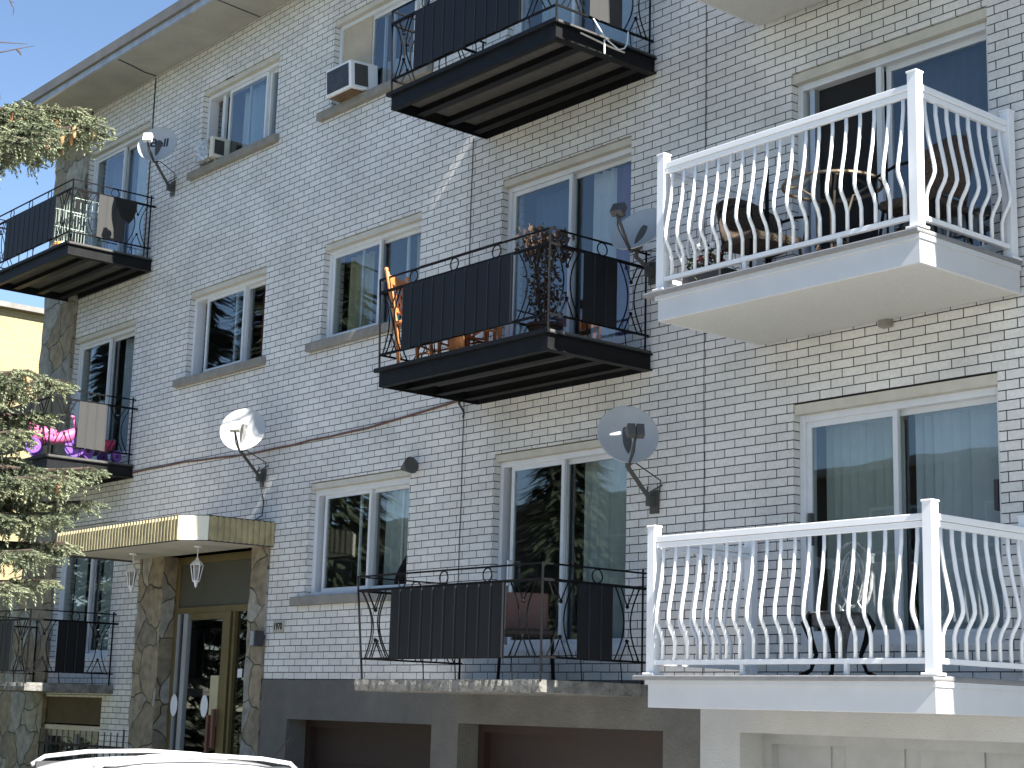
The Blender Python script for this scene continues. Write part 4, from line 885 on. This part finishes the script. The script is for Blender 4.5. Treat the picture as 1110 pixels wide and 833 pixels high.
# building and trees across the street (seen in the glass)
ob = thing('building_across_street', 'long two storey flat roofed brick building across the street', 'building', (-40, -32, GZ))
B('wall', mat('far_brown_brick', (.16, .12, .09), .9, var=.15), ob, (-22, 26, -6, 3.5, 0, 9.4)); B('roof', mat('far_roof_edge', (.35, .34, .32), .7), ob, (-22.3, 26.3, -6.3, 3.8, 9.4, 9.62))
for i in range(12):
    for z in (1.6, 4.4, 7.0):
        x = -20.5+i*3.8; w_ = B('window', PVC, ob, (x, x+1.7, 3.47, 3.54, z, z+1.3)); B('pane', GLASSD, w_, (x+.08, x+1.62, 3.545, 3.55, z+.08, z+1.22))
# ================================================================== spruces
def needle_mat(n, c1, c2):
    M = bpy.data.materials.new(n); M.use_nodes = True; t = M.node_tree; N, L = t.nodes, t.links; b = N['Principled BSDF']
    g = N.new('ShaderNodeNewGeometry'); nz = N.new('ShaderNodeTexNoise'); nz.inputs['Scale'].default_value = 7; nz.inputs['Detail'].default_value = 6; L.new(g.outputs['Position'], nz.inputs[0])
    cr = N.new('ShaderNodeValToRGB'); cr.color_ramp.elements[0].position = .35; cr.color_ramp.elements[1].position = .65; cr.color_ramp.elements[0].color = (*c1, 1); cr.color_ramp.elements[1].color = (*c2, 1)
    L.new(nz.outputs[0], cr.inputs[0]); L.new(cr.outputs[0], b.inputs['Base Color']); b.inputs['Roughness'].default_value = .75
    return M
NEED = needle_mat('blue_spruce_needles', (.115, .14, .085), (.25, .27, .165)); NEEDD = needle_mat('dark_conifer_needles', (.02, .03, .014), (.045, .06, .03)); BARK = mat('spruce_bark', (.07, .05, .04), .95, var=.4, scale=15)
CONE = mat('tan_cone', (.36, .20, .09), .7, var=.3, scale=30)
class Fast:
    def __init__(s): s.v = []; s.f = []
    def tri(s, a_, b_, c_):
        n = len(s.v); s.v += [a_, b_, c_]; s.f.append((n, n+1, n+2))
    def build(s, name, M, parent):
        me = bpy.data.meshes.new(name); me.from_pydata([tuple(p) for p in s.v], [], s.f); me.update(); me.materials.append(M); o = bpy.data.objects.new(name, me); C.objects.link(o); o.parent = parent; return o
def sprig(F, p, d, L_, n, nl=.026, wd=.0045, rnd=random):
    d = d.normalized(); u = d.orthogonal().normalized(); v = d.cross(u)
    for i in range(n):
        t_ = i/n; a_ = i*2.4+rnd.random(); r_ = u*math.cos(a_)+v*math.sin(a_); q = p+d*(L_*t_)
        tip = q+(r_*.85+d*.75).normalized()*nl*rnd.uniform(.8, 1.2); s_ = r_.cross(d)*wd
        F.tri(q-s_, q+s_, tip)
    # end bud
    for k in range(3):
        a_ = k*2.1; r_ = u*math.cos(a_)+v*math.sin(a_); q = p+d*L_; F.tri(q-r_.cross(d)*wd, q+r_.cross(d)*wd, q+d*nl+r_*.006)
sp = random.Random(11)
def bough(F, W, K, root, tip, width, dens, nneed, cones=0, droop=.30, sag=.22):
    root = Vector(root); tip = Vector(tip); ax = tip-root; L_ = ax.length; side = ax.cross(Vector((0, 0, 1))).normalized()
    def cen(t_): return root+ax*t_+Vector((0, 0, -sag*math.sin(PI*t_*.9)*L_*.5+.05*t_*t_*L_))
    tube(W, [cen(i/8) for i in range(9)], .03, 6, radii=[.035*(1-.85*i/8) for i in range(9)])
    n = int(dens*L_)
    for i in range(n):
        t_ = .12+.88*(i+sp.random())/n; s_ = sp.choice((-1, 1)); c_ = cen(t_)
        bl = width*(1.08-t_)*sp.uniform(.55, 1.1)+.08
        dirn = (side*s_*sp.uniform(.5, 1.1)+ax.normalized()*sp.uniform(.5, 1.1)+Vector((0, 0, sp.uniform(-.35, .22)))).normalized()
        m_ = max(2, int(bl/.045)); prev = c_; pts = [c_]
        for j in range(m_):
            dirn = (dirn+Vector((0, 0, -droop*sp.uniform(.0, .5)*(.3+j/m_)))).normalized(); q = prev+dirn*(bl/m_)
            sprig(F, prev, q-prev, (q-prev).length*1.1, nneed, .019, .0046)
            # twiglets: side ones and hanging ones
            for s2 in (-1, 1):
                if sp.random() < .72:
                    dd = (dirn*.8+dirn.cross(Vector((0, 0, 1)))*s2*.9+Vector((0, 0, sp.uniform(-.5, .25)))); sprig(F, q, dd, sp.uniform(.035, .075), nneed, .019, .0050)
            if sp.random() < .42: sprig(F, q, Vector((sp.uniform(-.4, .4), sp.uniform(-.4, .4), -1)), sp.uniform(.05, .10), nneed, .018, .0046)
            prev = q; pts.append(q)
        tube(W, pts, .006, 3)
    for i in range(cones):
        t_ = sp.uniform(.45, 1.); p = cen(t_)+side*sp.uniform(-.3, .3)*width+Vector((0, 0, -.02)); K.append(p); continue; M_ = Matrix.Translation(p) @ Matrix.Rotation(sp.uniform(-.3, .3), 4, 'X')
        lathe(K, [(.0001, 0), (.013, -.012), (.016, -.045), (.010, -.085), (.0001, -.098)], 0, 0, 7, M_)
tr_r = ray(-190, 400); tb = CAM+tr_r*9.1
TX, TY = tb.x, tb.y
tree = thing('spruce_tree', 'blue green spruce with tan cones reaching in from the left edge', 'tree', (TX, TY, GZ))
tree.location = (0, 0, 0)
F = Fast(); W = bmesh.new(); K = []
def tip_at(x, y, r_): return CAM+ray(x, y)*(r_ if r_ > 14 else (r_-12.3)*.9+9.0)
vis = [ # tip px, distance, root height above the tip, width, density
    ((103, 138), 12.3, .30, .36, 34, 16), ((84, 120), 12.7, .22, .28, 28, 5), ((50, 142), 12.0, .32, .36, 30, 5), ((52, 162), 12.5, .45, .26, 20, 3), ((30, 122), 12.4, .2, .32, 30, 3), ((15, 152), 11.9, .2, .36, 28, 1), ((80, 152), 12.6, .42, .22, 18, 6),
    ((66, 416), 12.4, .35, .30, 26, 0), ((30, 405), 12.1, .3, .36, 30, 1), ((48, 452), 12.5, .3, .34, 28, 1), ((20, 470), 12.0, .25, .42, 30, 1),
    ((97, 512), 12.3, .42, .36, 32, 0), ((70, 520), 12.0, .4, .38, 32, 1), ((90, 548), 12.5, .42, .34, 32, 0), ((58, 560), 12.1, .4, .42, 34, 1), ((70, 592), 12.4, .42, .30, 28, 0), ((35, 600), 12.0, .35, .38, 30, 0), ((45, 632), 12.3, .35, .25, 22, 0), ((15, 560), 12.6, .3, .42, 30, 0), ((10, 635), 11.9, .3, .3, 22, 0),
    ((22, 500), 12.7, .3, .42, 30, 0), ((12, 430), 12.8, .25, .4, 28, 0)]
for (px_, d_, rh, wd_, de, co) in vis:
    tp = tip_at(*px_, d_); bough(F, W, K, (TX, TY, tp.z+rh*.75), tp, wd_*.74, de*1.9, 20, co)
    if co: bough(F, W, K, (TX, TY, tp.z+rh*.75+.08), tip_at(px_[0]-26, px_[1]+6, d_+.15), wd_*.74, de*1.4, 16, 0)
# the rest of the crown, outside the frame
k = 0; z = -.9
while z < 8.3:
    R_ = 2.4*(1-(z+1.2)/10)+.2
    for i in range(5):
        a_ = sp.uniform(0, 2*PI); tp = Vector((TX+R_*math.cos(a_), TY+R_*math.sin(a_), z-.35*R_*.5))
        ok = True
        for f_ in (.6, .8, 1., 1.18):
            q = Vector((TX, TY, z)).lerp(tp, f_); qx, qy, qd = project(q)
            if qx > -34 and -60 < qy < 900 or qx > 40: ok = False
        if ok: bough(F, W, K, (TX, TY, z), tp, .5, 13, 7, 0)
    z += .26
obj('branches', W, BARK, tree); F.build('needles', NEED, tree); 
bm = bmesh.new(); lathe(bm, [(.0001, 0), (.010, -.010), (.0125, -.035), (.008, -.07), (.0001, -.08)], 0, 0, 8); c0_ = obj('cone', bm, CONE, tree, smooth=True); c0_.location = K[0]
for p in K[1:]:
    c_ = c0_.copy(); C.objects.link(c_); c_.parent = tree; c_.location = p; c_.rotation_euler = (sp.uniform(-.35, .35), sp.uniform(-.35, .35), 0)
bm = bmesh.new(); tube(bm, [(TX, TY, GZ), (TX+.02, TY, 2), (TX, TY, 5), (TX, TY, 8.8)], .2, 12, radii=[.24, .19, .12, .02]); obj('trunk', bm, BARK, tree)
# dark conifers across the street
def conifer(x, y, h, R_, lab):
    t = thing('conifer_tree', lab, 'tree', (x, y, GZ), 'dark conifers across the street')
    G_ = Fast(); q = random.Random(int(abs(x)*7+abs(y)))
    for i in range(int(900*h/10)):
        f_ = q.random()**.8; z = .6+f_*(h-.7); r_ = R_*(1-f_)*q.uniform(.35, 1.08)+.1; a_ = q.uniform(0, 6.283); p = Vector((r_*math.cos(a_), r_*math.sin(a_), z))
        d = Vector((math.cos(a_), math.sin(a_), -.45)); s_ = Vector((-math.sin(a_), math.cos(a_), 0)); L_ = R_*.26*q.uniform(.5, 1.2)
        for k_ in range(4):
            o_ = s_*q.uniform(-.5, .5)*L_; G_.tri(p+o_-s_*.13*L_, p+o_+s_*.13*L_, p+o_*1.4+d*L_*q.uniform(.6, 1)+Vector((0, 0, q.uniform(-.1, .1))))
    G_.build('needles', NEEDD, t); bm = bmesh.new(); tube(bm, [(0, 0, 0), (0, 0, h*.95)], .15, 8, radii=[.2, .03]); obj('trunk', bm, BARK, t)
for i, (x, y, h, R_) in enumerate([(-31, -17.5, 9.8, 3.0), (-36.5, -18.6, 9.4, 2.8), (-42, -17.6, 16, 3.6), (-46.5, -18.5, 20.5, 4.2), (-52, -17.8, 20, 4.2), (-58, -18.6, 19, 4.4), (-64, -17.6, 18.5, 4.2), (-71, -18.5, 16.5, 4.2), (-79, -18, 17, 4)]):
    conifer(x, y, h, R_, 'dark conifer mirrored in the glass, %s along the row across the street' % ('first second third fourth fifth sixth seventh eighth ninth'.split()[i]))
for x, y, h, R_, l_ in ((-25.2, 1.4, 5.6, 1.5, 'nearer added dark conifer standing in for shade between the two buildings behind the stone corner'), (-27.6, 3.4, 6.3, 1.8, 'farther added dark conifer standing in for shade between the two buildings, beside the yellow brick')): conifer(x, y, h, R_, l_)  # added conifers, stand in for the dark shade low on the neighbouring wall
# bare tree whose twigs enter at the top left
t = thing('bare_tree', 'leafless tree with thin twigs entering at the upper left edge', 'tree', (0, 0, 0))
b0 = CAM+ray(-230, 380)*15; bm = bmesh.new(); tube(bm, [(b0.x, b0.y, GZ), (b0.x, b0.y, 3), (b0.x+.1, b0.y, 7)], .12, 8, radii=[.16, .12, .03]); obj('trunk', bm, BARK, t)
bm = bmesh.new()
def tw(px_list, r0):
    pts = [tip_at(x, y, 15) for x, y in px_list]; tube(bm, pts, r0, 4, radii=[r0*(1-.8*i/(len(pts)-1)) for i in range(len(pts))])
T0 = (b0.x, b0.y, 5.5)
for P_ in ([(-230, 200), (-120, 110), (-40, 66), (0, 57), (20, 53), (37, 50)], [(18, 53), (22, 58), (23, 61)], [(-40, 66), (-10, 40), (0, 46), (30, 48)]): tw(P_, .012)
tw([(-230, 150), (-100, 40), (-30, -20), (8, -8), (11, 2), (15, 10), (14, 17)], .012); tw([(11, 2), (16, 3)], .006); tw([(-230, 260), (-120, 220), (-40, 195), (-8, 200), (1, 205)], .012); tw([(-120, 110), (-20, 90), (-2, 94), (1, 108)], .01)
obj('twigs', bm, BARK, t)
# ================================================================== parked car
car = thing('parked_car', 'white sport utility car with roof rails parked at the bottom edge of the view', 'car', (-13.55, -3.3, GZ+.02))
CARW = mat('white_car_paint', (.58, .58, .59), .22, var=.015, coat=.6)
CGL = mat('tinted_car_glass', (.015, .017, .02), .05, var=.02, spec=.8)
def loft(bm, secs):
    rings = [[bm.verts.new(p) for p in s_] for s_ in secs]
    for a_, b_ in zip(rings, rings[1:]):
        n = len(a_)
        for k in range(n-1): bm.faces.new((a_[k], a_[k+1], b_[k+1], b_[k]))
        bm.faces.new((a_[-1], a_[0], b_[0], b_[-1]))
    bm.faces.new(rings[0]); bm.faces.new(rings[-1][::-1])
def csec(y, w_, zl, zh, r=.08): return [(-w_+r, y, zl), (w_-r, y, zl), (w_, y, zl+r), (w_*1.0, y, (zl+zh)/2), (w_*.97, y, zh-r), (w_*.86, y, zh), (0, y, zh+.02), (-w_*.86, y, zh), (-w_*.97, y, zh-r), (-w_, y, (zl+zh)/2), (-w_, y, zl+r)]
bm = bmesh.new(); loft(bm, [csec(-2.25, .70, .38, .70), csec(-2.15, .84, .28, .82), csec(-1.7, .90, .24, .93), csec(-1.1, .92, .24, 1.0), (csec(-.6, .92, .24, 1.03)), csec(.6, .92, .24, 1.05), csec(1.5, .91, .24, 1.06), csec(2.1, .87, .28, 1.04), csec(2.25, .8, .36, .98)])
body = obj('body', bm, CARW, car, smooth=True); s_ = body.modifiers.new('sub', 'SUBSURF'); s_.levels = 2; s_.render_levels = 2
bm = bmesh.new()
def gsec(y, wb, wt, zb, zt): return [(-wb, y, zb), (wb, y, zb), ((wb*.45+wt*.55), y, zb+(zt-zb)*.6), (wt, y, zt-.05), (wt*.8, y, zt-.008), (0, y, zt+.025), (-wt*.8, y, zt-.008), (-wt, y, zt-.05), (-(wb*.45+wt*.55), y, zb+(zt-zb)*.6)]
loft(bm, [gsec(-1.25, .80, .74, .95, 1.02), gsec(-.62, .82, .66, .96, 1.46), gsec(-.3, .83, .66, .97, 1.645), gsec(.15, .84, .665, .97, 1.70), gsec(.75, .84, .66, .97, 1.71), gsec(1.35, .83, .64, .97, 1.685), gsec(1.8, .80, .62, .97, 1.62), gsec(2.12, .78, .66, .96, 1.12)])
o = obj('roof', bm, CARW, car, smooth=True); s_ = o.modifiers.new('sub', 'SUBSURF'); s_.levels = 2; s_.render_levels = 2
for s in (-1, 1):
    for (ya, yb) in ((-.72, .12), (.2, 1.02), (1.1, 1.72)):
        bm = bmesh.new(); sh = .16 if ya < -.5 else 0; sh2 = .16 if yb > 1.5 else 0
        top_ = 1.50 if ya > -.5 else 1.50
        q_ = [(s*.845, ya, 1.03), (s*.845, yb, 1.03), (s*.70, yb-sh2, 1.50), (s*.70, ya+sh*2.1, top_)]
        vs = [bm.verts.new(p) for p in q_]; bm.faces.new(vs); w_ = obj('side_window', bm, CGL, car); m_ = w_.modifiers.new('s', 'SOLIDIFY'); m_.thickness = .012
    bm = bmesh.new(); tube(bm, [(s*.60, -.32, 1.62), (s*.60, -.2, 1.69), (s*.60, .2, 1.735), (s*.60, .8, 1.745), (s*.59, 1.3, 1.72), (s*.58, 1.6, 1.68), (s*.58, 1.68, 1.62)], .02, 8); obj('roof_rail', bm, CARW, car, smooth=True)
    bm = bmesh.new(); box(bm, s*.56-.012, s*.56+.012, -.3, 1.66, 1.60, 1.652); obj('roof_seam', bm, GASK, car)
    bm = bmesh.new(); box(bm, s*.72-.12, s*.72+.12, -2.24, -2.12, .66, .80); obj('headlight', bm, STEEL, car, bevel=.03)
    bm = bmesh.new(); box(bm, s*.78-.08, s*.78+.08, 2.1, 2.22, .8, 1.02); obj('tail_light', bm, mat('tail_light_red', (.35, .01, .01), .2), car, bevel=.02)
    for y in (-1.38, 1.32):
        bm = bmesh.new(); M_ = Matrix.Translation((s*.82, y, .34)) @ Matrix.Rotation(PI/2, 4, 'Y'); lathe(bm, [(.2, -.11), (.33, -.1), (.34, 0), (.33, .1), (.2, .11)], 0, 0, 28, M_); w_ = obj('wheel', bm, mat('tyre', (.02, .02, .02), .8), car)
        bm = bmesh.new(); lathe(bm, [(.001, -.09), (.2, -.1), (.2, .1), (.001, .09)], 0, 0, 20, M_); obj('rim', bm, STEEL, w_)
bm = bmesh.new(); vs = [bm.verts.new(p) for p in ((-.70, -1.18, 1.07), (.70, -1.18, 1.07), (.60, -.42, 1.565), (-.60, -.42, 1.565))]; bm.faces.new(vs); o = obj('windscreen', bm, CGL, car); s_ = o.modifiers.new('s', 'SOLIDIFY'); s_.thickness = .02; s_.offset = 0
bm = bmesh.new(); vs = [bm.verts.new(p) for p in ((-.62, 2.12, 1.16), (.62, 2.12, 1.16), (.55, 1.86, 1.56), (-.55, 1.86, 1.56))]; bm.faces.new(vs); o = obj('rear_window', bm, CGL, car); s_ = o.modifiers.new('s', 'SOLIDIFY'); s_.thickness = .03; s_.offset = 0
bm = bmesh.new(); tube(bm, [(.15, 1.62, 1.62), (.15, 1.86, 1.90)], .008, 5); obj('antenna', bm, BLK, car)
